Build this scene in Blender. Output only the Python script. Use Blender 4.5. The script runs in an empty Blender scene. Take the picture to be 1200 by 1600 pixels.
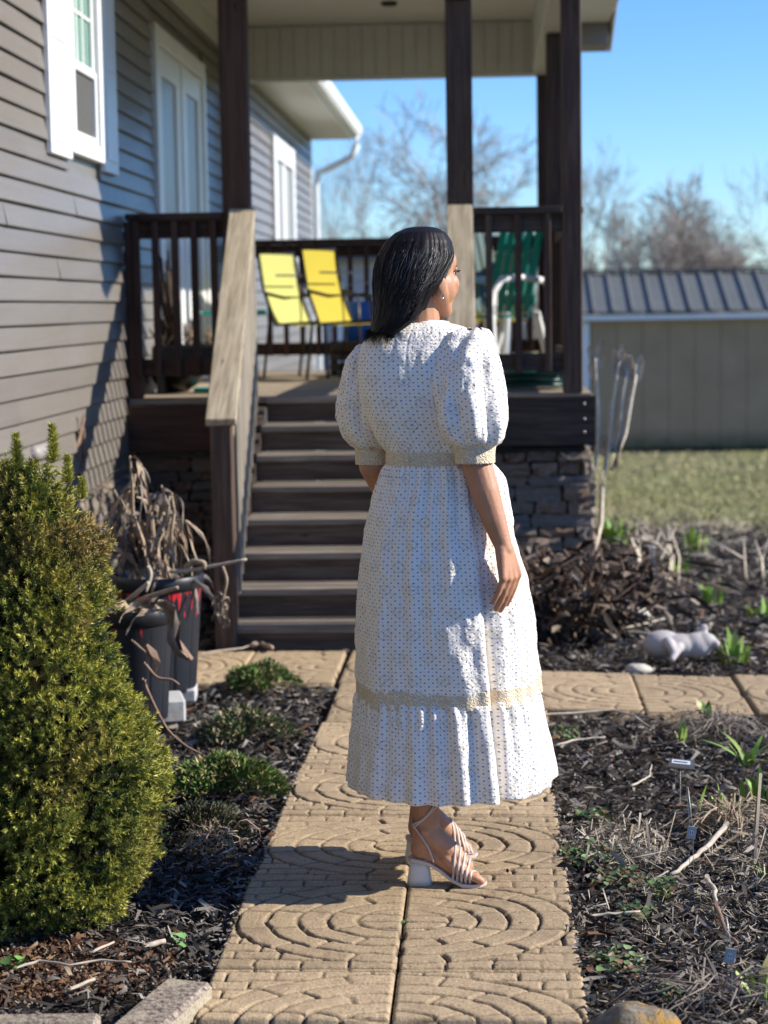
import bpy, bmesh, math, random
import numpy as np
from mathutils import Vector, Matrix, noise as mnoise

SC = bpy.context.scene
COL = SC.collection
rng = np.random.default_rng(11)
random.seed(11)
PI = math.pi

# ------------------------------------------------------------------ camera
CAM_H = 1.454
FPX = 3000.0
_y = np.array([155 / FPX, (800 - 477) / FPX, 1.0]); _y /= np.linalg.norm(_y)
_z = np.array([-.016, 1.0, 0.0]); _z[2] = -(_z[0] * _y[0] + _z[1] * _y[1]) / _y[2]; _z /= np.linalg.norm(_z)
_Y = np.array([_y[0], _y[1], -_y[2]]); _Z = np.array([_z[0], _z[1], -_z[2]]); _X = np.cross(_Y, _Z)
CM = np.array([_X, _Y, _Z])
cam_d = bpy.data.cameras.new('camera')
cam = bpy.data.objects.new('camera', cam_d); COL.objects.link(cam)
cam_d.sensor_fit = 'HORIZONTAL'; cam_d.sensor_width = 36; cam_d.lens = 90
cam_d.clip_start = .05; cam_d.clip_end = 2000
cam_d.dof.use_dof = True; cam_d.dof.focus_distance = 4.72; cam_d.dof.aperture_fstop = 5.0
m4 = Matrix.Identity(4)
for i in range(3):
    for j in range(3): m4[i][j] = CM[i][j]
m4.translation = Vector((0, 0, CAM_H))
cam.matrix_world = m4
SC.camera = cam

def at(px, py, D):
    d = CM @ np.array([(px - 600) / FPX, (800 - py) / FPX, -1.0]); p = d * (D / d[1])
    return Vector((p[0], p[1], p[2] + CAM_H))
def onz(px, py, z=0.0):
    d = CM @ np.array([(px - 600) / FPX, (800 - py) / FPX, -1.0]); p = d * ((z - CAM_H) / d[2])
    return Vector((p[0], p[1], z))

# ------------------------------------------------------------------ sky, sun, exposure
SUN_EL, SUN_AZ = math.radians(32.5), math.radians(1.0)      # azimuth from +X towards +Y
world = bpy.data.worlds.new('World'); SC.world = world; world.use_nodes = True
wn = world.node_tree.nodes; wl = world.node_tree.links
bg = wn['Background']; sky = wn.new('ShaderNodeTexSky'); sky.sky_type = 'NISHITA'; sky.sun_disc = False
sky.sun_elevation = SUN_EL; sky.sun_rotation = math.radians(90) - SUN_AZ
sky.altitude = 200; sky.air_density = 1.0; sky.dust_density = .0; sky.ozone_density = 1.6
hs = wn.new('ShaderNodeHueSaturation'); hs.inputs['Saturation'].default_value = 1.22
tint = wn.new('ShaderNodeMix'); tint.data_type = 'RGBA'; tint.blend_type = 'MULTIPLY'; tint.inputs[0].default_value = 1; tint.inputs[7].default_value = (.61, .85, 1.28, 1)   # white balance
wl.new(sky.outputs[0], hs.inputs['Color']); wl.new(hs.outputs[0], tint.inputs[6]); wl.new(tint.outputs[2], bg.inputs['Color'])
bg.inputs['Strength'].default_value = .102
sun_d = bpy.data.lights.new('sun', 'SUN'); sun_d.energy = 4.9; sun_d.angle = math.radians(.53); sun_d.color = (1.0, .93, .82)
sun = bpy.data.objects.new('sun', sun_d); COL.objects.link(sun)
sdir = Vector((math.cos(SUN_EL) * math.cos(SUN_AZ), math.cos(SUN_EL) * math.sin(SUN_AZ), math.sin(SUN_EL)))
sun.rotation_euler = sdir.to_track_quat('Z', 'Y').to_euler(); sun.location = (8, 4, 8)
SC.view_settings.view_transform = 'Standard'; SC.view_settings.look = 'None'
SC.view_settings.exposure = .68; SC.view_settings.gamma = 1; SC.view_settings.use_curve_mapping = False
SC.render.film_transparent = False
SC.cycles.max_bounces = 8; SC.cycles.transparent_max_bounces = 8

# ------------------------------------------------------------------ ground height
def zg(x, y):
    x = np.asarray(x, float); y = np.asarray(y, float)
    z = np.interp(y, [-200, 4.6, 8.5, 12, 30, 60, 150, 900], [0, 0, -.065, -.17, -.82, -1.4, -2.2, -2.2])
    side = np.clip(x - .45, 0, 6) * -.03 * np.clip((y - 4.5) / 2.0, 0, 1) * np.clip((22 - y) / 10, 0, 1)
    return z + side

# ------------------------------------------------------------------ tagging
def tag(o, label=None, cat=None, group=None, kind=None):
    if label: o['label'] = label
    if cat: o['category'] = cat
    if group: o['group'] = group
    if kind: o['kind'] = kind
    return o
def empty(name, label, cat, loc=(0, 0, 0), rz=0, group=None):
    o = bpy.data.objects.new(name, None); COL.objects.link(o); o.location = loc; o.rotation_euler = (0, 0, rz)
    o.empty_display_size = .1
    return tag(o, label, cat, group)
def put(name, me, parent=None, loc=None, rot=None, scale=None):
    o = bpy.data.objects.new(name, me); COL.objects.link(o)
    if parent: o.parent = parent
    if loc is not None: o.location = loc
    if rot is not None: o.rotation_euler = rot
    if scale is not None: o.scale = scale
    return o
def copy_tree(o, parent=None):
    c = o.copy(); COL.objects.link(c); c.parent = parent
    for ch in list(o.children): copy_tree(ch, c)
    return c

# ------------------------------------------------------------------ mesh builder
def basis(d, hint=(0, 0, 1)):
    d = Vector(d).normalized(); h = Vector(hint)
    if abs(d.dot(h.normalized())) > .98: h = Vector((1, 0, 0))
    a = d.cross(h).normalized(); b = a.cross(d).normalized()
    return a, b
class MB:
    def __init__(s): s.v = []; s.f = []; s.uv = []; s.col = []
    def quadmesh(s, V, F):
        n = len(s.v); s.v.extend([tuple(p) for p in V]); s.f.extend([tuple(i + n for i in q) for q in F]); return s
    def box(s, lo, hi, ch=.003, M=None):
        lo = Vector(lo); hi = Vector(hi); c = (lo + hi) / 2; h = (hi - lo) / 2
        ch = min(ch, .45 * min(h))
        if ch <= 0:
            V = [Vector((sx * h.x, sy * h.y, sz * h.z)) for sx in (-1, 1) for sy in (-1, 1) for sz in (-1, 1)]
            F = [(0, 1, 3, 2), (4, 6, 7, 5), (0, 4, 5, 1), (2, 3, 7, 6), (0, 2, 6, 4), (1, 5, 7, 3)]
        else:
            V = []; idx = {}
            for sx in (-1, 1):
                for sy in (-1, 1):
                    for sz in (-1, 1):
                        for ax in range(3):
                            p = [sx * h.x, sy * h.y, sz * h.z]
                            for k in range(3):
                                if k != ax: p[k] -= (sx, sy, sz)[k] * ch
                            idx[(sx, sy, sz, ax)] = len(V); V.append(Vector(p))
            F = []
            for ax in range(3):
                o1, o2 = [k for k in range(3) if k != ax]
                for sg in (-1, 1):
                    q = []
                    for a, b in ((-1, -1), (1, -1), (1, 1), (-1, 1)):
                        t = [0, 0, 0]; t[ax] = sg; t[o1] = a; t[o2] = b; q.append(idx[(*t, ax)])
                    flip = (sg > 0) == (ax == 1)
                    F.append(tuple(q[::-1]) if flip else tuple(q))
            for ax in range(3):      # edges
                o1, o2 = [k for k in range(3) if k != ax]
                for a in (-1, 1):
                    for b in (-1, 1):
                        t0 = [0, 0, 0]; t1 = [0, 0, 0]
                        t0[ax] = -1; t1[ax] = 1; t0[o1] = t1[o1] = a; t0[o2] = t1[o2] = b
                        F.append((idx[(*t0, o1)], idx[(*t1, o1)], idx[(*t1, o2)], idx[(*t0, o2)]))
            for sx in (-1, 1):
                for sy in (-1, 1):
                    for sz in (-1, 1): F.append(tuple(idx[(sx, sy, sz, a)] for a in range(3)))
        V = [p + c for p in V]
        if M is not None: V = [M @ p for p in V]
        return s.quadmesh(V, F)
    def beam(s, p0, p1, w, h, hint=(0, 0, 1), ch=.003):
        """box from p0 to p1; w across, h along the hint"""
        p0 = Vector(p0); p1 = Vector(p1); L = (p1 - p0).length; d = (p1 - p0).normalized(); a, b = basis(d, hint)
        M = Matrix((a, d, b)).transposed().to_4x4(); M.translation = p0
        return s.box((-w / 2, 0, -h / 2), (w / 2, L, h / 2), ch, M)
    def tube(s, pts, rad, n=8, cap=True, flat=1.0):
        pts = [Vector(p) for p in pts]; m = len(pts)
        if not hasattr(rad, '__len__'): rad = [rad] * m
        n0 = len(s.v); a = None
        for i, p in enumerate(pts):
            d = (pts[min(i + 1, m - 1)] - pts[max(i - 1, 0)])
            if d.length < 1e-9: d = Vector((0, 0, 1))
            d.normalize()
            if a is None: a, b = basis(d)
            else:
                a = (a - d * a.dot(d)).normalized(); b = d.cross(a)
            for k in range(n):
                t = 2 * PI * k / n; q = p + (a * math.cos(t) + b * math.sin(t) * flat) * rad[i]; s.v.append(tuple(q))
        for i in range(m - 1):
            for k in range(n):
                k2 = (k + 1) % n
                s.f.append((n0 + i * n + k, n0 + i * n + k2, n0 + (i + 1) * n + k2, n0 + (i + 1) * n + k))
        if cap:
            s.f.append(tuple(n0 + k for k in range(n))[::-1]); s.f.append(tuple(n0 + (m - 1) * n + k for k in range(n)))
        return s
    def lathe(s, prof, n=32, c=(0, 0, 0), sx=1, sy=1):
        n0 = len(s.v); m = len(prof)
        for r, z in prof:
            for k in range(n):
                t = 2 * PI * k / n; s.v.append((c[0] + r * math.cos(t) * sx, c[1] + r * math.sin(t) * sy, c[2] + z))
        for i in range(m - 1):
            for k in range(n):
                k2 = (k + 1) % n; s.f.append((n0 + i * n + k, n0 + i * n + k2, n0 + (i + 1) * n + k2, n0 + (i + 1) * n + k))
        s.f.append(tuple(n0 + k for k in range(n))[::-1]); s.f.append(tuple(n0 + (m - 1) * n + k for k in range(n)))
        return s
    def ell(s, c, r, M=None, nu=20, nv=12):
        n0 = len(s.v); c = Vector(c)
        if not hasattr(r, '__len__'): r = (r, r, r)
        for j in range(nv + 1):
            ph = PI * j / nv
            for i in range(nu):
                th = 2 * PI * i / nu
                p = Vector((r[0] * math.sin(ph) * math.cos(th), r[1] * math.sin(ph) * math.sin(th), r[2] * math.cos(ph)))
                if M is not None: p = M @ p
                s.v.append(tuple(c + p))
        for j in range(nv):
            for i in range(nu):
                i2 = (i + 1) % nu
                s.f.append((n0 + j * nu + i, n0 + (j + 1) * nu + i, n0 + (j + 1) * nu + i2, n0 + j * nu + i2))
        return s
    def capsule(s, p0, p1, r0, r1, n=14):
        p0 = Vector(p0); p1 = Vector(p1); d = (p1 - p0)
        L = d.length; d = d / L if L > 1e-6 else Vector((0, 0, 1))
        pts = []; rad = []
        for k in range(5): t = k / 5 * PI / 2; pts.append(p0 - d * r0 * math.cos(t)); rad.append(max(r0 * math.sin(t), r0 * .02))
        pts.append(p0); rad.append(r0); pts.append(p1); rad.append(r1)
        for k in range(1, 6): t = k / 5 * PI / 2; pts.append(p1 + d * r1 * math.sin(t)); rad.append(max(r1 * math.cos(t), r1 * .02))
        return s.tube(pts, rad, n)
    def chain(s, pts, rad, n=14):
        for i in range(len(pts) - 1): s.capsule(pts[i], pts[i + 1], rad[i], rad[i + 1], n)
        return s
    def ribbon(s, pts, w, side=(1, 0, 0), fold=.0, twist=0.0):
        """leaf-like strip with a centre fold; w per point"""
        pts = [Vector(p) for p in pts]; m = len(pts); n0 = len(s.v)
        if not hasattr(w, '__len__'): w = [w] * m
        for i, p in enumerate(pts):
            d = (pts[min(i + 1, m - 1)] - pts[max(i - 1, 0)]).normalized()
            sd = Vector(side); sd = (sd - d * sd.dot(d))
            if sd.length < 1e-4: sd = d.orthogonal()
            sd.normalize()
            if twist: sd = Matrix.Rotation(twist * i / m, 3, d) @ sd
            nn = d.cross(sd).normalized()
            s.v.append(tuple(p - sd * w[i] / 2)); s.v.append(tuple(p + nn * fold * w[i])); s.v.append(tuple(p + sd * w[i] / 2))
        for i in range(m - 1):
            a = n0 + 3 * i
            s.f.append((a, a + 1, a + 4, a + 3)); s.f.append((a + 1, a + 2, a + 5, a + 4))
        return s
    def mesh(s, name, mat, smooth=False):
        me = bpy.data.meshes.new(name); me.from_pydata(s.v, [], s.f)
        if mat: me.materials.append(mat)
        if smooth: me.polygons.foreach_set('use_smooth', [True] * len(me.polygons))
        me.update(); return me
    def build(s, name, mat, parent=None, smooth=False, loc=None, rot=None):
        return put(name, s.mesh(name, mat, smooth), parent, loc, rot)

def np_mesh(name, V, F, mat, smooth=False, uv=None, col=None):
    """V (n,3), F (m,k) arrays; uv per-vertex; col per-vertex rgb"""
    V = np.asarray(V, np.float32); F = np.asarray(F, np.int32); k = F.shape[1]
    me = bpy.data.meshes.new(name)
    me.vertices.add(len(V)); me.vertices.foreach_set('co', V.ravel())
    me.loops.add(F.size); me.loops.foreach_set('vertex_index', F.ravel())
    me.polygons.add(len(F)); me.polygons.foreach_set('loop_start', np.arange(len(F), dtype=np.int32) * k)
    me.polygons.foreach_set('loop_total', np.full(len(F), k, np.int32))
    if smooth: me.polygons.foreach_set('use_smooth', np.ones(len(F), bool))
    if uv is not None:
        l = me.uv_layers.new(name='UVMap'); l.data.foreach_set('uv', np.asarray(uv, np.float32)[F.ravel()].ravel())
    if col is not None:
        a = me.color_attributes.new('col', 'FLOAT_COLOR', 'POINT')
        c = np.ones((len(V), 4), np.float32); c[:, :3] = col; a.data.foreach_set('color', c.ravel())
    me.update(); me.validate(); me.materials.append(mat); return me

def fbm(P, scale, octv=3, seed=0):
    """cheap vectorised value noise"""
    P = np.asarray(P, float) * scale + seed * 17.13; out = np.zeros(len(P)); amp = 1; tot = 0
    for o in range(octv):
        i = np.floor(P).astype(np.int64); f = P - i; f = f * f * (3 - 2 * f); acc = 0
        for dx in (0, 1):
            for dy in (0, 1):
                for dz in (0, 1):
                    h = ((i[:, 0] + dx) * 374761393 + (i[:, 1] + dy) * 668265263 + (i[:, 2] + dz) * 2147483647 + o * 9176) & 0xffffffff
                    h = ((h ^ (h >> 13)) * 1274126177) & 0xffffffff; h = ((h ^ (h >> 16)) & 0xffff) / 65535.0
                    w = (f[:, 0] if dx else 1 - f[:, 0]) * (f[:, 1] if dy else 1 - f[:, 1]) * (f[:, 2] if dz else 1 - f[:, 2])
                    acc = acc + w * h
        out += amp * (acc - .5) * 2; tot += amp; amp *= .5; P = P * 2.03 + 5.1
    return out / tot

# ------------------------------------------------------------------ materials
class NT:
    def __init__(s, name):
        s.m = bpy.data.materials.new(name); s.m.use_nodes = True; s.t = s.m.node_tree; s.n = s.t.nodes; s.l = s.t.links
        s.b = s.n['Principled BSDF']
    def new(s, t, **k):
        nd = s.n.new('ShaderNode' + t)
        for a, v in k.items(): setattr(nd, a, v)
        return nd
    def link(s, a, b): s.l.new(a, b)
    def val(s, nd, **k):
        for a, v in k.items(): nd.inputs[a.replace('_', ' ')].default_value = v
        return nd
    def tc(s, kind='Object'): return s.new('TexCoord').outputs[kind]
    def mapping(s, vec, scale=(1, 1, 1), rot=(0, 0, 0)):
        mp = s.new('Mapping'); s.link(vec, mp.inputs['Vector']); mp.inputs['Scale'].default_value = scale; mp.inputs['Rotation'].default_value = rot
        return mp.outputs[0]
    def noise(s, vec, scale, detail=4, rough=.55, dist=0):
        nd = s.new('TexNoise'); s.link(vec, nd.inputs['Vector']); s.val(nd, Scale=scale, Detail=detail, Roughness=rough, Distortion=dist)
        return nd.outputs['Fac']
    def vor(s, vec, scale, feature='F1', out='Distance'):
        nd = s.new('TexVoronoi', feature=feature); s.link(vec, nd.inputs['Vector']); nd.inputs['Scale'].default_value = scale
        return nd.outputs[out]
    def ramp(s, fac, stops):
        r = s.new('ValToRGB'); s.link(fac, r.inputs['Fac']); el = r.color_ramp.elements
        while len(el) > 1: el.remove(el[-1])
        el[0].position = stops[0][0]; el[0].color = (*stops[0][1], 1)
        for p, c in stops[1:]:
            e = el.new(p); e.color = (*c, 1)
        return r.outputs['Color']
    def mix(s, fac, a, b, blend='MIX'):
        nd = s.new('Mix', data_type='RGBA', blend_type=blend)
        for sock, v in ((nd.inputs[0], fac), (nd.inputs[6], a), (nd.inputs[7], b)):
            if isinstance(v, (int, float)): sock.default_value = v
            elif isinstance(v, tuple): sock.default_value = (*v, 1)
            else: s.link(v, sock)
        return nd.outputs[2]
    def math(s, op, a, b=0.0, c=0.0, clamp=False):
        nd = s.new('Math', operation=op, use_clamp=clamp)
        for i, v in enumerate((a, b, c)):
            if isinstance(v, (int, float)): nd.inputs[i].default_value = v
            else: s.link(v, nd.inputs[i])
        return nd.outputs[0]
    def bump(s, h, strength=.3, dist=.01, normal=None):
        nd = s.new('Bump'); s.link(h, nd.inputs['Height']); nd.inputs['Strength'].default_value = strength; nd.inputs['Distance'].default_value = dist
        if normal is not None: s.link(normal, nd.inputs['Normal'])
        return nd.outputs[0]
    def col(s, c):
        if isinstance(c, tuple): s.b.inputs['Base Color'].default_value = (*c, 1)
        else: s.link(c, s.b.inputs['Base Color'])
        return s
    def rough(s, r, spec=.5):
        if isinstance(r, (int, float)): s.b.inputs['Roughness'].default_value = r
        else: s.link(r, s.b.inputs['Roughness'])
        s.b.inputs['Specular IOR Level'].default_value = spec; return s
    def nrm(s, n): s.link(n, s.b.inputs['Normal']); return s

def sc(c, k): return tuple(min(1, x * k) for x in c)
def simple(name, c, rough=.6, var=.25, scale=12, bump=.15, spec=.4, bscale=60, metallic=0, stretch=(1, 1, 1)):
    t = NT(name); v = t.mapping(t.tc(), stretch)
    n = t.noise(v, scale, 5); t.col(t.ramp(n, [(.25, sc(c, 1 - var)), (.5, c), (.78, sc(c, 1 + var))]))
    t.rough(rough, spec); t.nrm(t.bump(t.noise(v, bscale, 4), bump, .003)); t.b.inputs['Metallic'].default_value = metallic
    return t.m
def wood(name, c, c2, axis=0, rough=.75, grain=1.0, tilt=0.0):
    """board with grain along an object axis, knots and per-object tone shift"""
    t = NT(name); st = [22, 22, 22]; st[axis] = 1.3
    v0 = t.tc(); info = t.new('ObjectInfo'); off = t.new('VectorMath', operation='MULTIPLY_ADD')
    t.link(v0, off.inputs[0]); off.inputs[1].default_value = (1, 1, 1)
    cmb = t.new('CombineXYZ'); r = info.outputs['Random']
    for i, k in enumerate((31, 47, 13)): t.link(t.math('MULTIPLY', r, k), cmb.inputs[i])
    t.link(cmb.outputs[0], off.inputs[2]); v0 = off.outputs[0]
    if tilt: v0 = t.mapping(v0, (1, 1, 1), (tilt, 0, 0))
    v = t.mapping(v0, tuple(st)); n = t.noise(v, 2.2 * grain, 6, .62, .6)
    big = t.noise(v0, 2.3, 3); col = t.ramp(n, [(.28, sc(c, .55)), (.45, c), (.6, c2), (.78, sc(c2, 1.15))])
    col = t.mix(t.math('MULTIPLY', big, .5), col, sc(c, .62))
    kn = t.vor(t.mapping(v0, tuple(3 if i == axis else 9 for i in range(3))), 1.0)
    kf = t.ramp(kn, [(.035, (1, 1, 1)), (.10, (0, 0, 0))])
    col = t.mix(kf, col, sc(c, .35))
    hsv = t.new('HueSaturation'); t.link(col, hsv.inputs['Color']); t.link(t.math('MULTIPLY_ADD', r, .35, .82), hsv.inputs['Value'])
    t.col(hsv.outputs[0]); t.rough(rough, .3); t.nrm(t.bump(n, .5, .002)); return t.m

M = {}
# ------------------------------------------------------------------ material library
M['brown'] = wood('stained_brown_wood', (.060, .030, .021), (.092, .047, .031), 2)
M['brown_x'] = wood('stained_brown_wood_cross', (.055, .027, .019), (.09, .046, .03), 0)
M['dark_x'] = wood('dark_weathered_wood_cross', (.05, .037, .03), (.095, .072, .056), 0)
M['riser'] = wood('shaded_riser_wood', (.095, .067, .048), (.165, .122, .09), 0)  # same wood as the treads, darkened to imitate shade on the risers
M['dark_z'] = wood('dark_weathered_wood_upright', (.066, .041, .030), (.112, .074, .052), 2)
M['rail_y'] = wood('grey_weathered_pine', (.36, .295, .20), (.50, .43, .31), 1, tilt=-math.atan2(1.01, 1.76))
M['rail_z'] = wood('grey_weathered_pine_upright', (.26, .225, .175), (.38, .335, .27), 2)
M['tread'] = wood('sunlit_tread_wood', (.215, .18, .14), (.33, .285, .23), 0)  # same wood as the risers, lightened to imitate sun on the treads
M['deckb'] = wood('deck_board_wood', (.30, .24, .17), (.42, .34, .25), 0)
M['white'] = simple('white_trim_vinyl', (.76, .77, .76), .38, .05, 4, .04)
M['whitebeam'] = simple('cream_painted_panel', (.62, .61, .56), .5, .06, 5, .08)
M['soffit'] = simple('white_vinyl_soffit', (.66, .64, .60), .45, .05, 3, .05)
M['dark_plastic'] = simple('black_plastic', (.014, .015, .018), .42, .3, 20, .15)
M['metal'] = simple('grey_metal', (.35, .35, .34), .38, .15, 30, .1, metallic=.9)
M['chair_frame'] = simple('dark_bronze_frame', (.035, .032, .03), .4, .2, 20, .05)

def m_siding():
    t = NT('taupe_vinyl_siding'); v0 = t.tc(); v = t.mapping(v0, (8, .5, 60)); n = t.noise(v, 3, 5, .6)
    info = t.new('ObjectInfo'); big = t.noise(v0, .8, 3)
    c = t.ramp(n, [(.3, (.165, .147, .126)), (.7, (.200, .179, .156))])
    c = t.mix(t.math('MULTIPLY', t.ramp(t.noise(t.mapping(v0, (1, 1.1, .45)), 1.1, 5, .65), [(.42, (0, 0, 0)), (.75, (1, 1, 1))]), .38), c, (.145, .125, .105))
    h = t.new('HueSaturation'); t.link(c, h.inputs['Color']); t.link(t.math('MULTIPLY_ADD', info.outputs['Random'], .1, .95), h.inputs['Value'])
    t.col(h.outputs[0]); t.rough(.36, .55)
    wv = t.noise(t.mapping(v0, (1, 1.6, 3)), 1.6, 2)
    t.nrm(t.bump(n, .25, .0008, t.bump(wv, .6, .012))); return t.m
M['siding'] = m_siding()

def m_concrete():
    t = NT('tan_stamped_concrete'); v = t.tc(); info = t.new('ObjectInfo')
    n1 = t.noise(v, 130, 4, .7); n2 = t.noise(v, 14, 5, .65); n3 = t.noise(v, 3.0, 3)
    c = t.ramp(n1, [(.3, (.22, .155, .085)), (.48, (.40, .295, .172)), (.66, (.52, .40, .25))])
    c = t.mix(t.math('MULTIPLY', t.ramp(n2, [(.42, (0, 0, 0)), (.72, (1, 1, 1))]), .42), c, (.255, .18, .11))
    c = t.mix(t.math('MULTIPLY', n3, .4), c, (.36, .28, .19))
    st_ = t.noise(v, 6.5, 6, .7); c = t.mix(t.math('MULTIPLY', t.ramp(st_, [(.50, (0, 0, 0)), (.66, (1, 1, 1))]), .5), c, (.22, .155, .10))
    sp = t.vor(v, 210); c = t.mix(t.ramp(sp, [(.10, (.6, .6, .6)), (.22, (0, 0, 0))]), c, (.54, .46, .36))
    at_ = t.new('Attribute'); at_.attribute_name = 'col'       # dirt lying in the grooves
    sep = t.new('SeparateColor'); t.link(at_.outputs['Color'], sep.inputs[0])
    c = t.mix(sep.outputs[0], c, (.06, .045, .03))
    h = t.new('HueSaturation'); t.link(c, h.inputs['Color']); t.link(t.math('MULTIPLY_ADD', info.outputs['Random'], .24, .88), h.inputs['Value'])
    t.col(h.outputs[0]); t.rough(.9, .2); t.nrm(t.bump(n1, .9, .0035, t.bump(n2, .5, .006))); return t.m
M['paver'] = m_concrete()

def m_island(name, stops, rough=.85, spec=.2, trans=0.0):
    t = NT(name); g = t.new('NewGeometry'); r = g.outputs['Random Per Island']
    c = t.ramp(r, stops); v = t.mapping(t.tc(), (1, 1, 1)); n = t.noise(v, 300, 2)
    c = t.mix(t.math('MULTIPLY', n, .5), c, (.05, .045, .04)); t.col(c); t.rough(rough, spec); t.nrm(t.bump(n, .6, .001))
    return t.m
M['chips'] = m_island('shredded_bark_chips', [(0, (.012, .010, .010)), (.22, (.035, .030, .027)), (.42, (.06, .050, .044)), (.62, (.12, .105, .09)), (.82, (.26, .235, .20)), (.94, (.42, .38, .32)), (.97, (.16, .07, .03))], .8, .25)
M['chips_brown'] = m_island('brown_leaf_litter', [(0, (.05, .02, .01)), (.4, (.16, .07, .035)), (.75, (.26, .15, .08)), (1, (.42, .33, .23))], .85, .15)
M['straw'] = m_island('dead_straw', [(0, (.20, .15, .10)), (.5, (.40, .34, .25)), (1, (.62, .56, .45))], .8, .2)

def m_ground():
    t = NT('dark_garden_soil'); v = t.tc(); n = t.noise(v, 60, 6, .7); n2 = t.noise(v, 1.2, 4)
    c = t.ramp(n, [(.3, (.012, .010, .008)), (.55, (.035, .029, .023)), (.75, (.09, .078, .062))])
    t.col(t.mix(t.math('MULTIPLY', n2, .4), c, (.05, .035, .022))); t.rough(.95, .1); t.nrm(t.bump(n, 1, .012)); return t.m
def m_lawn():
    t = NT('winter_lawn'); v = t.tc(); n = t.noise(v, .5, 5, .6); n2 = t.noise(v, 25, 5, .7)
    c = t.ramp(n, [(.32, (.46, .38, .25)), (.47, (.40, .37, .18)), (.65, (.30, .33, .13))])
    t.col(t.mix(n2, sc((.05, .05, .02), 1), c)); t.rough(.95, .1); t.nrm(t.bump(n2, 1, .03)); return t.m
M['soil'] = m_ground(); M['lawn'] = m_lawn()

# ------------------------------------------------------------------ the ground
xs = np.concatenate([np.linspace(-400, -8, 14), np.linspace(-7.5, 9, 67), np.linspace(10, 400, 16)])
ys = np.concatenate([np.linspace(-60, 2, 8), np.linspace(2.3, 20, 70), np.linspace(21, 60, 30), np.linspace(70, 900, 24)])
GX, GY = np.meshgrid(xs, ys); P = np.stack([GX.ravel(), GY.ravel(), zg(GX.ravel(), GY.ravel())], 1)
inb = (P[:, 0] > -3.2) & (P[:, 0] < 7) & (P[:, 1] > 2) & (P[:, 1] < 18)
P[:, 2] -= .05; P[inb, 2] += fbm(P[inb] * [1, 1, 0], 2.2, 3, 1) * .018
nx, ny = len(xs), len(ys)
F = [(j * nx + i, j * nx + i + 1, (j + 1) * nx + i + 1, (j + 1) * nx + i) for j in range(ny - 1) for i in range(nx - 1)]
me = np_mesh('ground', P, F, M['lawn'], True); me.materials.append(M['soil'])
cen = np.array([P[list(f)].mean(0) for f in F])
bed_y = 15.2 + .5 * np.sin(cen[:, 0] * 1.3)
soil = (cen[:, 1] < bed_y) & (cen[:, 0] > -6) & (cen[:, 0] < 8)
me.polygons.foreach_set('material_index', soil.astype(np.int32))
tag(put('ground', me), kind='structure')

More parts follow.
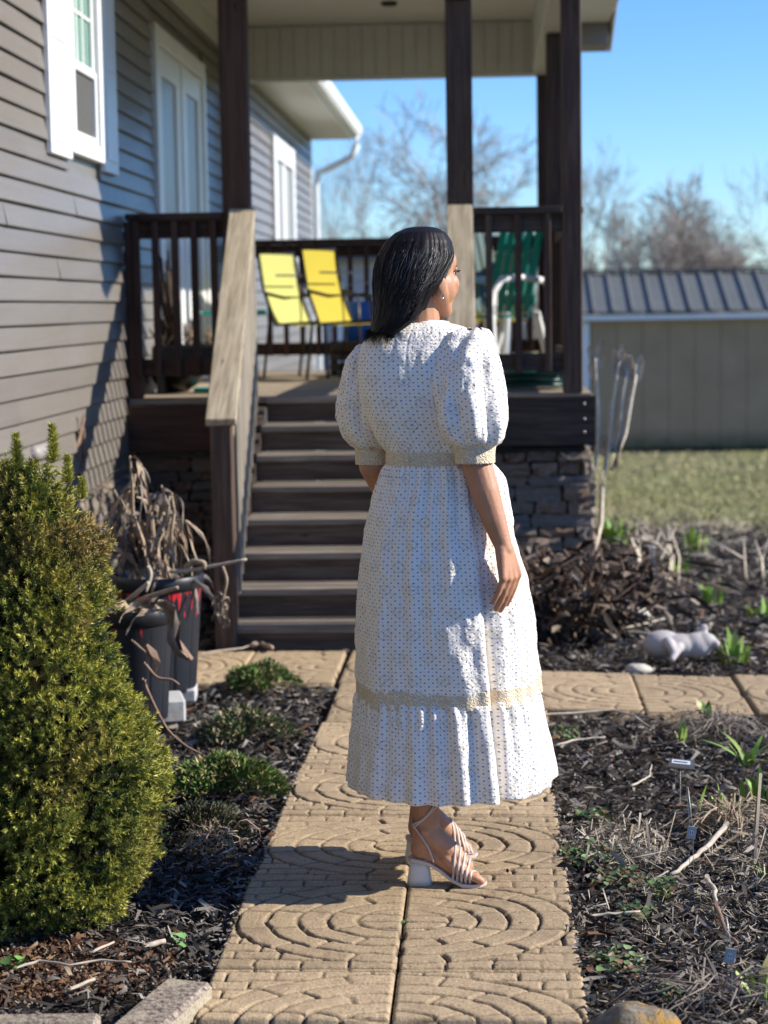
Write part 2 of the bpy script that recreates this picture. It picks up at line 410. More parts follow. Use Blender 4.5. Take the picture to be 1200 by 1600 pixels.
# ------------------------------------------------------------------ stamped pavers
TW = .402
def paver_mesh(name, L, mirror, cut=None, seed=0, res=.0042):
    """heightfield of a stamped slab: arcs round the joint side, brick courses outside; x from 0 (joint) to TW"""
    y0, y1 = (0, L) if cut is None else cut
    nx = int(TW / res) + 1; ny = int((y1 - y0) / res) + 1
    gx, gy = np.meshgrid(np.linspace(0, TW, nx), np.linspace(y0, y1, ny)); x = gx.ravel(); y = gy.ravel()
    Pn = np.stack([x, y, np.full_like(x, seed * 3.7)], 1)
    wx = x + fbm(Pn, 28, 2, 2) * .006; wy = y + fbm(Pn, 28, 2, 3) * .006 + fbm(Pn, 5, 2, 8) * .012
    u = wx / TW; v = (wy - L * .5) / L
    rr = np.sqrt((u / .985) ** 2 + (v / .445) ** 2); ang = np.arctan2(v * 2.4, u)
    d = np.full_like(x, 1.0)
    rings = [.27, .45, .63, .81, 1.0]
    def ringd(r): return np.abs(rr - r) * TW * .85
    for k, r in enumerate(rings):
        d = np.minimum(d, ringd(r))
    for k in range(len(rings) - 1):          # radial cuts of each arc band
        inside = (rr > rings[k]) & (rr < rings[k + 1]); nc = 3 + k
        for a in (np.arange(nc) + .5 * (k % 2)) / nc * PI - PI / 2:
            dd = np.abs(np.sin(ang - a)) * rr * TW * .8
            d = np.where(inside & (np.cos(ang - a) > 0), np.minimum(d, dd), d)
    inner = rr < rings[0]
    d = np.where(inner, np.minimum(d, np.abs((wy / .05) % 1 - .5) * .05), d)
    outer = rr > rings[-1]
    cw = .054; row = np.floor(wy / cw)
    db = np.minimum(np.abs((wy / cw) % 1 - .5 + .5) * cw, np.abs(1 - (wy / cw) % 1) * cw)
    jx = (wx / .105 + .5 * (row % 2)) % 1; dj = np.minimum(jx, 1 - jx) * .105
    d = np.where(outer, np.minimum(d, np.minimum(db, dj + .0015)), d)
    gw = .0060 * (1 + .5 * fbm(Pn, 11, 2, 5)); depth = .0105 * np.clip(.78 + 1.1 * fbm(Pn, 6, 2, 6), .12, 1.25)
    t = np.clip(1 - d / gw, 0, 1); g = t * t * (3 - 2 * t) * depth
    g += np.clip(1 - d / .016, 0, 1) ** 2 * .0016
    z = -g + fbm(Pn, 60, 2, 7) * .0009 + fbm(Pn, 7, 2, 9) * .0016
    edge = np.minimum(np.minimum(x, TW - x), np.minimum(y - y0, y1 - y)); z -= np.clip(1 - edge / .008, 0, 1) ** 2 * .006
    X = -x if mirror else x
    V = np.stack([X, y, z], 1); idx = np.arange(nx * ny).reshape(ny, nx)
    q = np.stack([idx[:-1, :-1], idx[:-1, 1:], idx[1:, 1:], idx[1:, :-1]], -1).reshape(-1, 4)
    dirt = np.clip(t * 1.5 - .25, 0, .95) * np.clip(depth / .006, 0, 1)
    rim = np.concatenate([idx[0, :], idx[1:, -1], idx[-1, -2::-1], idx[-2:0:-1, 0]])
    n0 = len(V); S = V[rim].copy(); S[:, 2] = -.055; V = np.concatenate([V, S]); m = len(rim)
    a = np.arange(m); b = (a + 1) % m; q2 = np.stack([rim[a], n0 + a, n0 + b, rim[b]], -1)
    Fq = np.concatenate([q, q2]); dirt = np.concatenate([dirt, np.full(m, .25)])
    if mirror: Fq = Fq[:, ::-1]
    return np_mesh(name, V, Fq, M['paver'], True, col=np.stack([dirt] * 3, 1))
path = empty('garden_path', None, None, (0, 0, 0)); path['kind'] = 'structure'
LP = .668
PM = {}
for mir in (0, 1):
    PM['n', mir] = [paver_mesh('paver_mesh', LP, mir, None, s + 5 * mir) for s in (1, 2)]
    PM['s', mir] = paver_mesh('paver_mesh', LP, mir, (LP - .30, LP), 3 + mir)
    PM['c', mir] = paver_mesh('paver_mesh', .79, mir, None, 8 + mir, .0065)
JX = -.2045
def paver(me, x, y, rz=0.0, rx=0.0, ry=0.0, lift=0.0):
    return put('paver', me, path, (x, y, float(zg(x, y)) + .004 + lift), (rx, ry, rz))
slope = math.atan(-.065 / 3.9)
for mir, sx in ((1, -.003), (0, .003)):
    paver(PM['s', mir], JX + sx, 3.79 - (LP - .30), 0, 0, 0, .002)
    y = 4.095
    for r in range(4):
        off = (.055 if (mir and r > 2) else 0)
        paver(PM['n', mir][r % 2], JX + sx + (0 if r < 3 else .004) + off * 0, y, rng.normal(0, .004), slope if y > 4.6 else 0, rng.normal(0, .003), rng.normal(0, .0015))
        y += LP + .006
    paver(PM['c', mir], JX + sx + .02, 6.80, .003, slope, 0, .0)
    paver(PM['c', mir], JX + sx + .01, 7.60, -.002, slope, 0, .0)
for k in range(7):                         # right branch of the cross path
    sx = .583 + .405 * k; mir = (k % 2 == 0)
    if k == 0: paver(PM['c', 1], .583 - .004, 7.005, -.01, slope, .03, 0)
    z0 = -.03 * (sx - .45)
    x0 = sx if not mir else sx
    p = put('paver', PM['c', k % 2], path, (sx + .0 + (.406 if k % 2 else 0), 7.0 - .02 * k, float(zg(sx + .2, 7.0)) + .006), (slope, .03, -.012))
for k in range(3):                         # left branch in front of the steps
    put('paver', PM['c', (k + 1) % 2], path, (-.618 - .406 * k - (0 if (k + 1) % 2 else .403) , 7.585 + .0 * k, float(zg(-.8, 7.6)) + .006), (slope, 0, .004))

# ------------------------------------------------------------------ mulch
def chip_mesh(name, X, Y, Z, Ln, Wd, yaw, pit, mat, bend=.25, roll=None):
    n = len(X); c, s = np.cos(yaw), np.sin(yaw); cp, sp = np.cos(pit), np.sin(pit)
    D = np.stack([c * cp, s * cp, sp], 1); S = np.stack([-s, c, np.zeros(n)], 1); U = np.cross(D, S)
    ro = rng.normal(0, .6, n) if roll is None else roll
    S2 = S * np.cos(ro)[:, None] + U * np.sin(ro)[:, None]; U2 = np.cross(D, S2)
    C = np.stack([X, Y, Z], 1); V = np.zeros((n, 6, 3)); bz = rng.normal(0, bend, n) * Ln
    tp = rng.uniform(.25, 1, (n, 2))
    for i, (t, wf) in enumerate(((-.5, tp[:, 0]), (0, np.ones(n)), (.5, tp[:, 1]))):
        cc = C + D * (t * Ln)[:, None] + (U2 * (bz * (1 - abs(t) * 2))[:, None] + S2 * (rng.normal(0, .12, n) * Ln * (1 - abs(t) * 2))[:, None])
        V[:, 2 * i] = cc - S2 * (Wd * wf / 2)[:, None]; V[:, 2 * i + 1] = cc + S2 * (Wd * wf / 2)[:, None]
    b = (np.arange(n) * 6)[:, None]; F = np.concatenate([b + [0, 1, 3, 2], b + [2, 3, 5, 4]])
    return np_mesh(name, V.reshape(-1, 3), F, mat)
def scatter(n, x0, x1, y0, y1, ypow=1.6):
    y = (y0 ** (1 - ypow) + rng.random(n) * (y1 ** (1 - ypow) - y0 ** (1 - ypow))) ** (1 / (1 - ypow))
    return rng.uniform(x0, x1, n), y
def on_path(X, Y, pad=.0):
    a = (X > JX - TW - .005 - pad) & (X < JX + TW + .005 + pad) & (Y < 8.45) & (Y > 3.76)
    b = (Y > 6.985 - pad - .02 * (X - .6)) & (Y < 7.80 + pad - .02 * (X - .6)) & (X > 0)
    c = (Y > 7.57 - pad) & (Y < 8.42 + pad) & (X < 0) & (X > -1.75)
    return a | b | c
def mulch(name, n, box_, mat, lscale=1.0, spill=.0, seedp=1.7):
    X, Y = scatter(n, *box_, seedp); k = ~on_path(X, Y, 0) | (rng.random(n) < spill)
    k &= ~((X < -1.9) & (Y > 7.9)) & ~((X < -.03) & (X > -1.26) & (Y > 8.45)) & ~((X < .56) & (Y > 10.3)) & ~((X < 0) & (Y > 10.2))
    X, Y = X[k], Y[k]; n = len(X); far = np.clip(Y / 5, 1, 2.2)
    Ln = np.exp(rng.normal(-3.62, .48, n)) * lscale * far ** .6; Wd = np.clip(Ln * rng.uniform(.10, .32, n), .0022, .012) * far ** .6
    Z = zg(X, Y) - .028 + rng.random(n) ** 1.5 * .030
    yaw = rng.normal(.1, .8, n); pit = rng.normal(0, .28, n)
    o = put(name, chip_mesh(name, X, Y, Z, Ln, Wd, yaw, pit, mat)); return o
tag(mulch('mulch_bed', 54000, (-3.2, JX - TW, 3.2, 10.3), M['chips'], spill=.006), 'shredded dark bark mulch covering the bed left of the path', 'mulch', kind='stuff')
tag(mulch('mulch_bed', 88000, (JX + TW, 5.2, 3.2, 15.6), M['chips'], seedp=2.3, spill=.006), 'weathered grey shredded mulch filling the garden bed right of the path', 'mulch', kind='stuff')
def litter(name, n, cx, cy, rx, ry, mat, ls, label, wmin=.0015, zc=.012, bend=.3, wr=(.03, .09)):
    a = rng.random(n) * 2 * PI; r = np.sqrt(rng.random(n)) ; X = cx + rx * r * np.cos(a) * rng.uniform(.6, 1.15, n); Y = cy + ry * r * np.sin(a)
    k = ~on_path(X, Y, .0); X, Y = X[k], Y[k]; n = len(X)
    Ln = np.exp(rng.normal(math.log(ls), .45, n)); Wd = np.maximum(Ln * rng.uniform(*wr, n), wmin)
    o = put(name, chip_mesh(name, X, Y, zg(X, Y) - .012 + rng.random(n) * zc, Ln, Wd, rng.random(n) * 6.28, rng.normal(0, .35, n), mat, bend))
    return tag(o, label, 'litter', kind='stuff')
litter('leaf_litter', 5200, -1.12, 4.12, .42, .24, M['chips_brown'], .013, 'rusty brown conifer litter on the mulch below the dwarf spruce', wr=(.15, .5))
litter('straw_litter', 1000, .58, 4.62, .34, .45, M['straw'], .030, 'pale curled straw strewn over the mulch beside the path', .0012)
litter('straw_litter', 900, .86, 4.95, .28, .33, M['straw'], .045, 'dead curled daylily foliage matted round the green shoots', .0018, .05, .5)
litter('straw_litter', 450, .90, 4.35, .25, .3, M['straw'], .04, 'pale dead leaf scraps scattered beside the wire plant marker', .0018, .03, .5)
litter('straw_litter', 900, .36, 5.1, .14, .22, M['straw'], .04, 'tangled dry grass clump at the right path edge', .001, .04, .4)
litter('straw_litter', 1200, 1.3, 14.3, 1.6, 1.5, M['straw'], .10, 'pale dry stalks and straw at the lawn edge of the bed', .006, .10, .3)

# grit and crumbs lying on the slabs and in the joints
def crumbs(name, n, xr, yr, ls, mat, label, zoff, jitter=0):
    X = rng.uniform(*xr, n); Y = rng.uniform(*yr, n) ** 1.0
    Ln = np.exp(rng.normal(math.log(ls), .5, n)); Wd = Ln * rng.uniform(.3, .9, n)
    o = put(name, chip_mesh(name, X, Y, zg(X, Y) + zoff + rng.random(n) * .003, Ln, Wd, rng.random(n) * 6.28, rng.normal(0, .25, n), mat, .2)); return tag(o, label, 'debris', kind='stuff')
crumbs('joint_debris', 1500, (JX - .005, JX + .005), (3.8, 8.3), .005, M['chips_brown'], 'soil crumbs and bits of leaf caught in the long joint between the slabs', -.014)
crumbs('path_grit', 420, (JX - TW, JX + TW), (3.8, 8.3), .004, M['chips'], 'tiny bark crumbs and grit scattered over the stamped slabs', .003)
crumbs('path_edge_debris', 500, (JX - TW - .014, JX - TW + .004), (4.1, 6.6), .010, M['chips'], 'bark bits creeping over the left edge of the path', .001)
crumbs('path_edge_debris', 500, (JX + TW - .004, JX + TW + .014), (3.8, 7.0), .010, M['chips'], 'bark bits creeping over the right edge of the path', .001)
tag(mulch('fine_mulch', 30000, (JX + TW, 3.0, 3.2, 8.0), M['chips'], .42, seedp=2.3), 'fine crumbled mulch between the larger bark shreds right of the path', 'mulch', kind='stuff')
tag(mulch('fine_mulch', 22000, (-2.2, JX - TW, 3.2, 8.0), M['chips'], .42, seedp=2.0), 'fine crumbled mulch between the larger bark shreds left of the path', 'mulch', kind='stuff')
n = 42000; X, Y = scatter(n, -.5, 9, 14.4, 34, 1.9); keep = (Y > 15.4 + .5 * np.sin(X * 1.3) - rng.random(n) * .8) & ~((X > 1.4) & (Y > 30))
X, Y = X[keep], Y[keep]; n = len(X); h = rng.uniform(.02, .045, n) * np.clip(Y / 14, 1, 1.6); a = rng.random(n) * PI; w = .006 * Y / 14
B = np.stack([X, Y, zg(X, Y) - .055], 1); V = np.zeros((n, 3, 3)); V[:, 0] = B - np.stack([np.cos(a), np.sin(a), 0 * a], 1) * w[:, None]; V[:, 1] = B + np.stack([np.cos(a), np.sin(a), 0 * a], 1) * w[:, None]
V[:, 2] = B + np.stack([rng.normal(0, .02, n), rng.normal(0, .02, n), h], 1)
M['blades'] = m_island('lawn_blades', [(0, (.24, .27, .08)), (.3, (.42, .42, .15)), (.6, (.56, .51, .25)), (1, (.68, .58, .37))], .7, .2)
pat = fbm(np.stack([X, Y, 0 * X], 1), .7, 3, 4)
tag(put('lawn_grass', np_mesh('lawn_grass', V.reshape(-1, 3), np.arange(3 * n).reshape(-1, 3), M['blades'])), 'short patchy winter grass between the garden bed and the shed', 'grass', kind='stuff')

# ------------------------------------------------------------------ the house
WX = -1.92
house = empty('house', 'grey-taupe vinyl-sided house with white trim along the left edge', 'house', (WX, 10, 0))
def hp(name, mb, mat, par=None, smooth=False):
    o = mb.build(name, mat, par or house, smooth)
    if par is None: o.matrix_parent_inverse = Matrix.Translation(house.location).inverted()
    return o
hp('frieze', MB().box((WX - .02, 9.64, 3.36), (WX + .018, 15.0, 3.5215), 0), M['whitebeam'])
core = MB().box((-9, 1, -1.2), (WX - .003, 21.7, 3.42), 0)
hp('wall', core, M['siding'])
fnd = MB().box((-9.0, 1.0, -1.2), (WX + .004, 21.69, .60), 0)
def m_stone():
    t = NT('stacked_fieldstone'); v = t.tc(); info = t.new('ObjectInfo'); r = info.outputs['Random']
    c = t.ramp(r, [(0, (.20, .17, .14)), (.25, (.29, .24, .185)), (.45, (.35, .27, .19)), (.62, (.24, .22, .20)), (.8, (.34, .20, .125)), (1, (.40, .36, .29))])
    n = t.noise(v, 22, 6, .7); c = t.mix(t.math('MULTIPLY', n, .8), c, (.06, .055, .05)); t.col(c); t.rough(.85, .3); t.nrm(t.bump(n, .9, .01)); return t.m
M['stone'] = m_stone(); M['mortar'] = simple('dark_mortar', (.05, .046, .042), .95, .3, 30, .6)
foundation = hp('foundation', fnd, M['mortar'])

windows = dict(shL=(8.46, 8.88), win=(8.92, 9.62), shR=(9.66, 10.0), door=(11.28, 13.3), far=(17.6, 19.5))
holes = [(8.90, 9.64, 2.18, 3.14), (11.26, 13.32, .0, 3.13), (17.6, 19.5, 1.6, 3.04)]
prof = [(-.002, .006), (.019, -.001), (.0215, .004), (.020, .013), (.0035, .1035), (-.002, .1035)]
def plank(y0, y1, z):
    k = max(2, int((y1 - y0) / .5) + 1); V = []; F = []; ysl = np.linspace(y0, y1, k)
    ph = rng.random() * 6; am = .0018
    for yy in ysl:
        wv = am * math.sin(yy * 2.1 + ph) + am * math.sin(yy * 4.7 + ph * 2)
        for q, (dx, dz) in enumerate(prof): V.append((WX + dx + (wv if 1 <= q <= 3 else 0), yy, z + dz))
    m = len(prof)
    for i in range(k - 1):
        for q in range(m - 1): F.append((i * m + q, i * m + q + 1, (i + 1) * m + q + 1, (i + 1) * m + q))
    F.append(tuple(range(m))[::-1]); F.append(tuple((k - 1) * m + q for q in range(m)))
    hp('siding_plank', MB().quadmesh(V, F), M['siding'])
z = .60; row = 0
while z < 3.33:
    segs = [(1.0, 21.66)]
    for a, b, lo, hi in holes:
        if z + .10 > lo + .004 and z + .01 < hi:
            ns = []
            for s0, s1 in segs:
                if s0 < a < s1: ns.append((s0, a - .004))
                if s0 < b < s1: ns.append((b + .004, s1))
                if s1 <= a or s0 >= b: ns.append((s0, s1))
            segs = ns
    for s0, s1 in segs:
        cuts = [s0]; nxt = s0 + 1.4 + 3.66 * ((row * .37) % 1)
        while nxt < s1 - .5: cuts.append(nxt); nxt += 3.66
        cuts.append(s1)
        for a, b in zip(cuts[:-1], cuts[1:]): plank(a, b + (0.0 if b == s1 else -.0006), z)
    z += .1003; row += 1

# foundation stones
def stone_mesh(w, h, d, seed):
    V = []; nu, nv = 5, 4; r = np.random.default_rng(seed)
    for j in range(nv):
        for i in range(nu):
            u = i / (nu - 1); v = j / (nv - 1); e = (abs(u - .5) * 2) ** 4; e2 = (abs(v - .5) * 2) ** 4
            px = (u - .5) * w + r.normal(0, .006) * (1 if 0 < i < nu - 1 else .6); pz = v * h + r.normal(0, .005)
            V.append((px * (1 - .06 * e2), -d * (1 - .18 * max(e, e2)) + r.normal(0, .008), pz))
    F = [(j * nu + i, j * nu + i + 1, (j + 1) * nu + i + 1, (j + 1) * nu + i) for j in range(nv - 1) for i in range(nu - 1)]
    n = len(V); rim = [i for i in range(nu)] + [j * nu + nu - 1 for j in range(1, nv)] + [(nv - 1) * nu + i for i in range(nu - 2, -1, -1)] + [j * nu for j in range(nv - 2, 0, -1)]
    for q in rim: V.append((V[q][0], 0.02, V[q][2]))
    m = len(rim)
    for a in range(m): b = (a + 1) % m; F.append((rim[b], rim[a], n + a, n + b))
    me = bpy.data.meshes.new('stone'); me.from_pydata(V, [], F); me.materials.append(M['stone'])
    return me
SM = [stone_mesh(w, h, .05, i) for i, (w, h) in enumerate([(.26, .07), (.2, .085), (.15, .06), (.31, .06), (.13, .09), (.22, .05)])]
SW = [(.26, .07), (.2, .085), (.15, .06), (.31, .06), (.13, .09), (.22, .05)]
def stone_wall(par, fn, length, z0, z1, rz, inv=None, name='stone'):
    z = z0; cnt = 0
    while z < z1 - .02:
        rh = float(rng.choice([.055, .07, .085])); rh = min(rh, z1 - z); x = -rng.random() * .12
        while x < length:
            k = rng.integers(len(SM)); w, h = SW[k]; w2 = w * rng.uniform(.75, 1.2)
            xa = max(x, 0); xb = min(x + w2, length)
            if xb - xa > .03:
                o = put(name, SM[k], par, None)
                if inv is not None: o.matrix_parent_inverse = inv
                o.location = fn((xa + xb) / 2) + Vector((0, 0, z + .003)); o.rotation_euler = (0, 0, rz); o.scale = ((xb - xa - .008) / w, rng.uniform(.5, 1.5), (rh - .005) / h); cnt += 1
            x += w2
        z += rh
    return cnt
inv_h = Matrix.Translation(house.location).inverted()
stone_wall(foundation, lambda s: Vector((WX + .004, 8.2 + s, 0)), 1.9, .02, .60, PI / 2, None)
for o in foundation.children: pass

# eaves and main roof
for y0, y1 in ((1.0, 9.62), (14.9, 21.95)):
    hp('soffit', MB().box((WX + .002, y0, 3.34), (-1.47, y1, 3.355), 0), M['soffit'])
    hp('fascia', MB().box((-1.47, y0, 3.335), (-1.45, y1, 3.47), .002), M['white'])
    g = MB(); gp = [(-1.448, 3.36), (-1.375, 3.36), (-1.35, 3.40), (-1.345, 3.475), (-1.352, 3.475), (-1.358, 3.405), (-1.38, 3.368), (-1.448, 3.368)]
    V = [(x, y, zz) for y in (y0 - .01, y1) for x, zz in gp]; m = len(gp)
    F = [(i, (i + 1) % m, m + (i + 1) % m, m + i) for i in range(m)] + [tuple(range(m)), tuple(range(m, 2 * m))[::-1]]
    hp('gutter', g.quadmesh(V, F), M['white'])
rf = MB(); pass
M['shingle'] = simple('grey_shingles', (.10, .10, .105), .9, .3, 40, .6)
for ya_, yb_, xe in ((1, 9.66, -1.36), (9.66, 14.98, -1.94), (14.98, 22.0, -1.36)):
    ze_ = 3.48 + (-1.36 - xe) * 3.52 / 8.14; n0 = len(rf.v)
    rf.quadmesh([(xe, ya_, ze_), (-9.5, ya_, 7.0), (-9.5, yb_, 7.0), (xe, yb_, ze_), (xe, ya_, ze_ - .06), (-9.5, ya_, 6.9), (-9.5, yb_, 6.9), (xe, yb_, ze_ - .06)], [(0, 3, 2, 1), (4, 5, 6, 7), (0, 1, 5, 4), (2, 3, 7, 6), (0, 4, 7, 3), (1, 2, 6, 5)])
hp('roof', rf, M['shingle'])
# corner board and downspout
hp('corner_board', MB().box((WX - .08, 21.66, -.8), (WX + .022, 21.725, 3.34), .003), M['white'])
ds = MB().tube([(-1.40, 21.80, 3.37), (-1.40, 21.80, 3.25), (-1.45, 21.82, 3.14), (-1.70, 21.84, 3.02), (-1.84, 21.84, 2.96), (-1.87, 21.84, 2.82), (-1.87, 21.84, 1.5), (-1.87, 21.84, -.4)], .038, 10)
hp('downspout', ds, M['white'], None, True)
M['vent'] = simple('dull_grey_pvc', (.30, .275, .25), .5, .1, 9, .05)
hp('vent_hood', MB().capsule((WX + .015, 8.02, .86), (WX + .025, 8.30, .86), .035, .035), M['vent'], None, True)

# window with two shutters
M['glass'] = NT('window_glass').col((.34, .35, .34)).rough(.3, .12).m
M['screen'] = simple('insect_screen', (.085, .083, .078), .6, .12, 40, .3)
def m_curtain():
    t = NT('painted_pleat_curtain'); v = t.tc(); w = t.new('TexWave'); t.link(t.mapping(v, (1, 1, 1)), w.inputs['Vector']); w.bands_direction = 'Y'; t.val(w, Scale=4.5, Distortion=1.2)
    t.col(t.ramp(w.outputs['Fac'], [(.2, (.03, .075, .06)), (.6, (.10, .22, .17)), (.95, (.33, .52, .45))])); t.rough(.8); return t.m  # light and shade of the pleats painted as colour bands on a flat panel
M['curtain'] = m_curtain()
def frame(y0, y1, z0, z1, w, x0, x1, ch=.004):
    b = MB(); b.box((x0, y0, z0), (x1, y0 + w, z1), ch); b.box((x0, y1 - w, z0), (x1, y1, z1), ch)
    b.box((x0, y0 + w + .0005, z0 + .0005), (x1 - .0015, y1 - w - .0005, z0 + w), ch); b.box((x0, y0 + w + .0005, z1 - w), (x1 - .0015, y1 - w - .0005, z1 - .0005), ch); return b
y0, y1, z0, z1 = 8.9, 9.64, 2.185, 3.13
win = hp('window', frame(y0, y1, z0, z1, .075, WX - .002, WX + .045), M['white'])
frame(y0 + .085, y1 - .085, z0 + .08, 2.62, .035, WX, WX + .03).build('lower_sash', M['white'], win)
frame(y0 + .085, y1 - .085, 2.60, z1 - .08, .035, WX, WX + .02).build('upper_sash', M['white'], win)
MB().box((WX - .001, y0 + .12, z0 + .115), (WX + .012, y1 - .12, 2.585), 0).build('pane', M['screen'], win)
MB().box((WX - .001, y0 + .12, 2.635), (WX + .003, y1 - .12, z1 - .115), 0).build('curtain', M['curtain'], win)
mu = MB()
for yy in (9.2, 9.34): mu.box((WX + .004, yy - .008, 2.637), (WX + .012, yy + .008, z1 - .117), .002)
mu.box((WX + .0045, y0 + .122, 2.86), (WX + .0115, y1 - .122, 2.876), .002)
mu.build('muntin', M['white'], win)
def shutter(a, b, seed=0):
    s = MB().box((WX + .012, a, 2.15), (WX + .04, b, 3.16), .004)
    o = hp('shutter', s, M['white'])
    for lo, hi in ((2.21, 2.60), (2.66, 3.10)):
        MB().box((WX + .0385, a + .05, lo), (WX + .046, b - .05, hi), .004).build('raised_panel', M['white'], o)
    return o
shutter(8.46, 8.885); shutter(9.655, 10.02)
# back door, two leaves
dz0, dz1 = .99, 3.12
dr = hp('door_frame', frame(11.28, 13.30, dz0 - .06, dz1, .11, WX - .002, WX + .04), M['white'])
MB().box((WX - .001, 12.28, dz0 + .001), (WX + .032, 12.36, dz1 - .112), .004).build('mullion', M['white'], dr)
for a, b in ((11.395, 12.275), (12.365, 13.185)):
    dl = hp('door', frame(a, b, dz0 + .02, dz1 - .115, .16, WX, WX + .022), M['white'])
    MB().box((WX + .001, a + .163, dz0 + .183), (WX + .008, b - .163, dz1 - .28), 0).build('pane', M['glass'], dl)
    k = MB(); k.capsule((WX + .02, b - .08, 1.95), (WX + .075, b - .08, 1.95), .012, .02); k.build('handle', M['metal'], dl, True)
# far window
fw = hp('window', frame(17.6, 19.5, 1.62, 3.03, .2, WX - .002, WX + .045), M['white'])
MB().box((WX - .001, 18.45, 1.83), (WX + .03, 18.65, 2.82), .004).build('mullion', M['white'], fw)
for a, b in ((17.805, 18.445), (18.655, 19.295)): MB().box((WX, a, 1.825), (WX + .012, b, 2.825), 0).build('pane', M['glass'], fw)

# ------------------------------------------------------------------ the porch
DF, DB, DZ, DR_ = 10.2, 14.5, .985, .57
porch = empty('porch', 'covered wooden porch with brown posts, stone skirt and gable roof at the house', 'porch', (0, 12, 0))
inv_p = Matrix.Translation(porch.location).inverted()
def pp(name, mb, mat, par=None, smooth=False):
    o = mb.build(name, mat, par or porch, smooth)
    if par is None: o.matrix_parent_inverse = inv_p
    return o
y = DF + .006
while y < DB:
    pp('deck_board', MB().box((WX + .02, y, DZ - .032), (DR_, y + .138, DZ + rng.normal(0, .001)), .003), M['deckb']); y += .1435
# rim boards
pp('rim_board', MB().box((WX + .02, DF - .04, .70), (-1.205, DF, DZ - .034), .004), M['brown_x'])
pp('rim_board', MB().box((-.055, DF - .045, .71), (DR_ + .02, DF - .002, DZ - .012), .004), M['dark_x'])
pp('rim_board', MB().box((DR_ - .02, DF + .002, .71), (DR_ + .02, DB, DZ - .034), .004), M['dark_x'])
pp('rim_board', MB().box((WX + .02, DB - .04, .71), (DR_ - .022, DB, DZ - .036), .004), M['dark_x'])
bl = MB()
for zz in (.78, .85, .93): bl.capsule((DR_ - .045, DF - .052, zz), (DR_ - .045, DF - .044, zz), .009, .009, 8)
pp('bolt', bl, M['metal'], None, True)
# stone skirt
sk = pp('stone_skirt', MB().box((WX + .03, DF + .12, -.6), (-1.24, DF + .3, .72), 0), M['mortar'])
stone_wall(sk, lambda s: Vector((WX + .03 + s, DF + .125, 0)), .66, -.12, .70, 0)
sk2 = pp('stone_skirt', MB().box((-.05, DF + .07, -.6), (DR_ - .03, DB - .1, .69), 0), M['mortar'])
stone_wall(sk2, lambda s: Vector((-.05 + s, DF + .075, 0)), .61, -.14, .68, 0)
stone_wall(sk2, lambda s: Vector((DR_ - .035, DF + .05 + s, 0)), 4.2, -.14, .68, PI / 2)
# posts
def post(x, y, w, z1=3.14, z0=DZ, mat='dark_z', par=None): return pp('post', MB().box((x - w / 2, y - w / 2, z0 + .002), (x + w / 2, y + w / 2, z1), .006), M[mat], par)
P1X, P2X, P3X = -1.30, -.115, .47
post(P1X, DF + .07, .142, mat='brown'); p2 = post(P2X, DF + .07, .138); post(P3X, DF + .055, .105)
post(P3X - .01, 12.35, .10); post(P3X - .01, DB - .06, .10, mat='brown'); post(WX + .1, DB - .06, .09, mat='brown')
lamp = pp('lamp', MB().box((P2X - .05, DF - .03, 3.03), (P2X + .05, DF - .0015, 3.14), .006), M['dark_plastic'])
MB().box((P2X - .03, DF - .034, 3.045), (P2X + .03, DF - .0305, 3.10), .002).build('lens', M['white'], lamp)
# beams: front, right side, back, with panelled faces
pp('beam', MB().box((WX + .03, DF - .02, 3.145), (DR_ + .02, DF + .16, 3.52), .004), M['whitebeam'])
pp('beam', MB().box((P3X - .09, DF + .162, 3.143), (P3X + .09, DB - .13, 3.52), .004), M['whitebeam'])
hb = pp('beam', MB().box((WX + .03, DB - .125, 3.13), (DR_ + .02, DB + .02, 3.52), .004), M['whitebeam'])
x = WX + .05
while x < P3X - .2:                                         # vertical panel boards of the back beam
    MB().box((x, DB - .137, 3.145), (x + .096, DB - .127, 3.515), .003).build('panel', M['whitebeam'], hb); x += .1
pp('trim_strip', MB().box((WX + .03, DB - .145, 3.115), (P3X - .092, DB - .126, 3.143), .003), M['white'])
pp('ceiling', MB().box((WX + .02, DF - .45, 3.522), (DR_ + .38, DB + .42, 3.545), 0), M['soffit'])
clamp_ = MB().lathe([(.001, 3.50), (.05, 3.50), (.06, 3.521), (.001, 3.5215)], 16, (-.62, 13.4, 0)); pp('ceiling_light', clamp_, M['dark_plastic'], None, True)
# gable roof, ridge along X
YM = (DF - .5 + DB + .45) / 2; XL, XR = WX + .03, DR_ + .40
ya, yb, ze, zr = DF - .52, DB + .47, 3.46, 4.35
V = [(XL, ya, ze), (XR, ya, ze), (XR, YM, zr), (XL, YM, zr), (XL, yb, ze), (XR, yb, ze)]
V2 = [(a, b, c + .09) for a, b, c in V]
rfm = MB().quadmesh(V + V2, [(0, 1, 2, 3)[::-1], (3, 2, 5, 4)[::-1], (6, 7, 8, 9), (9, 8, 11, 10), (0, 1, 7, 6), (4, 5, 11, 10)[::-1], (1, 2, 8, 7), (2, 5, 11, 8), (0, 6, 9, 3), (3, 9, 10, 4)])
pp('roof', rfm, M['shingle'])
for (a, za), (b, zb_) in (((ya, ze), (YM, zr)), ((YM, zr), (yb, ze))):
    pp('rake_board', MB().beam((XR + .012, a, za - .02), (XR + .012, b, zb_ - .02), .02, .19, (0, 0, 1), .003), M['white'])
    pp('rake_soffit', MB().beam((DR_ + .21, a, za - .06), (DR_ + .21, b, zb_ - .06), .37, .014, (0, 0, 1), 0), M['siding'])
pp('fascia', MB().box((XL, ya - .022, ze - .1), (XR, ya - .001, ze + .09), .003), M['white'])
pp('fascia', MB().box((XL, yb + .001, ze - .1), (XR + .02, yb + .022, ze + .09), .003), M['white'])
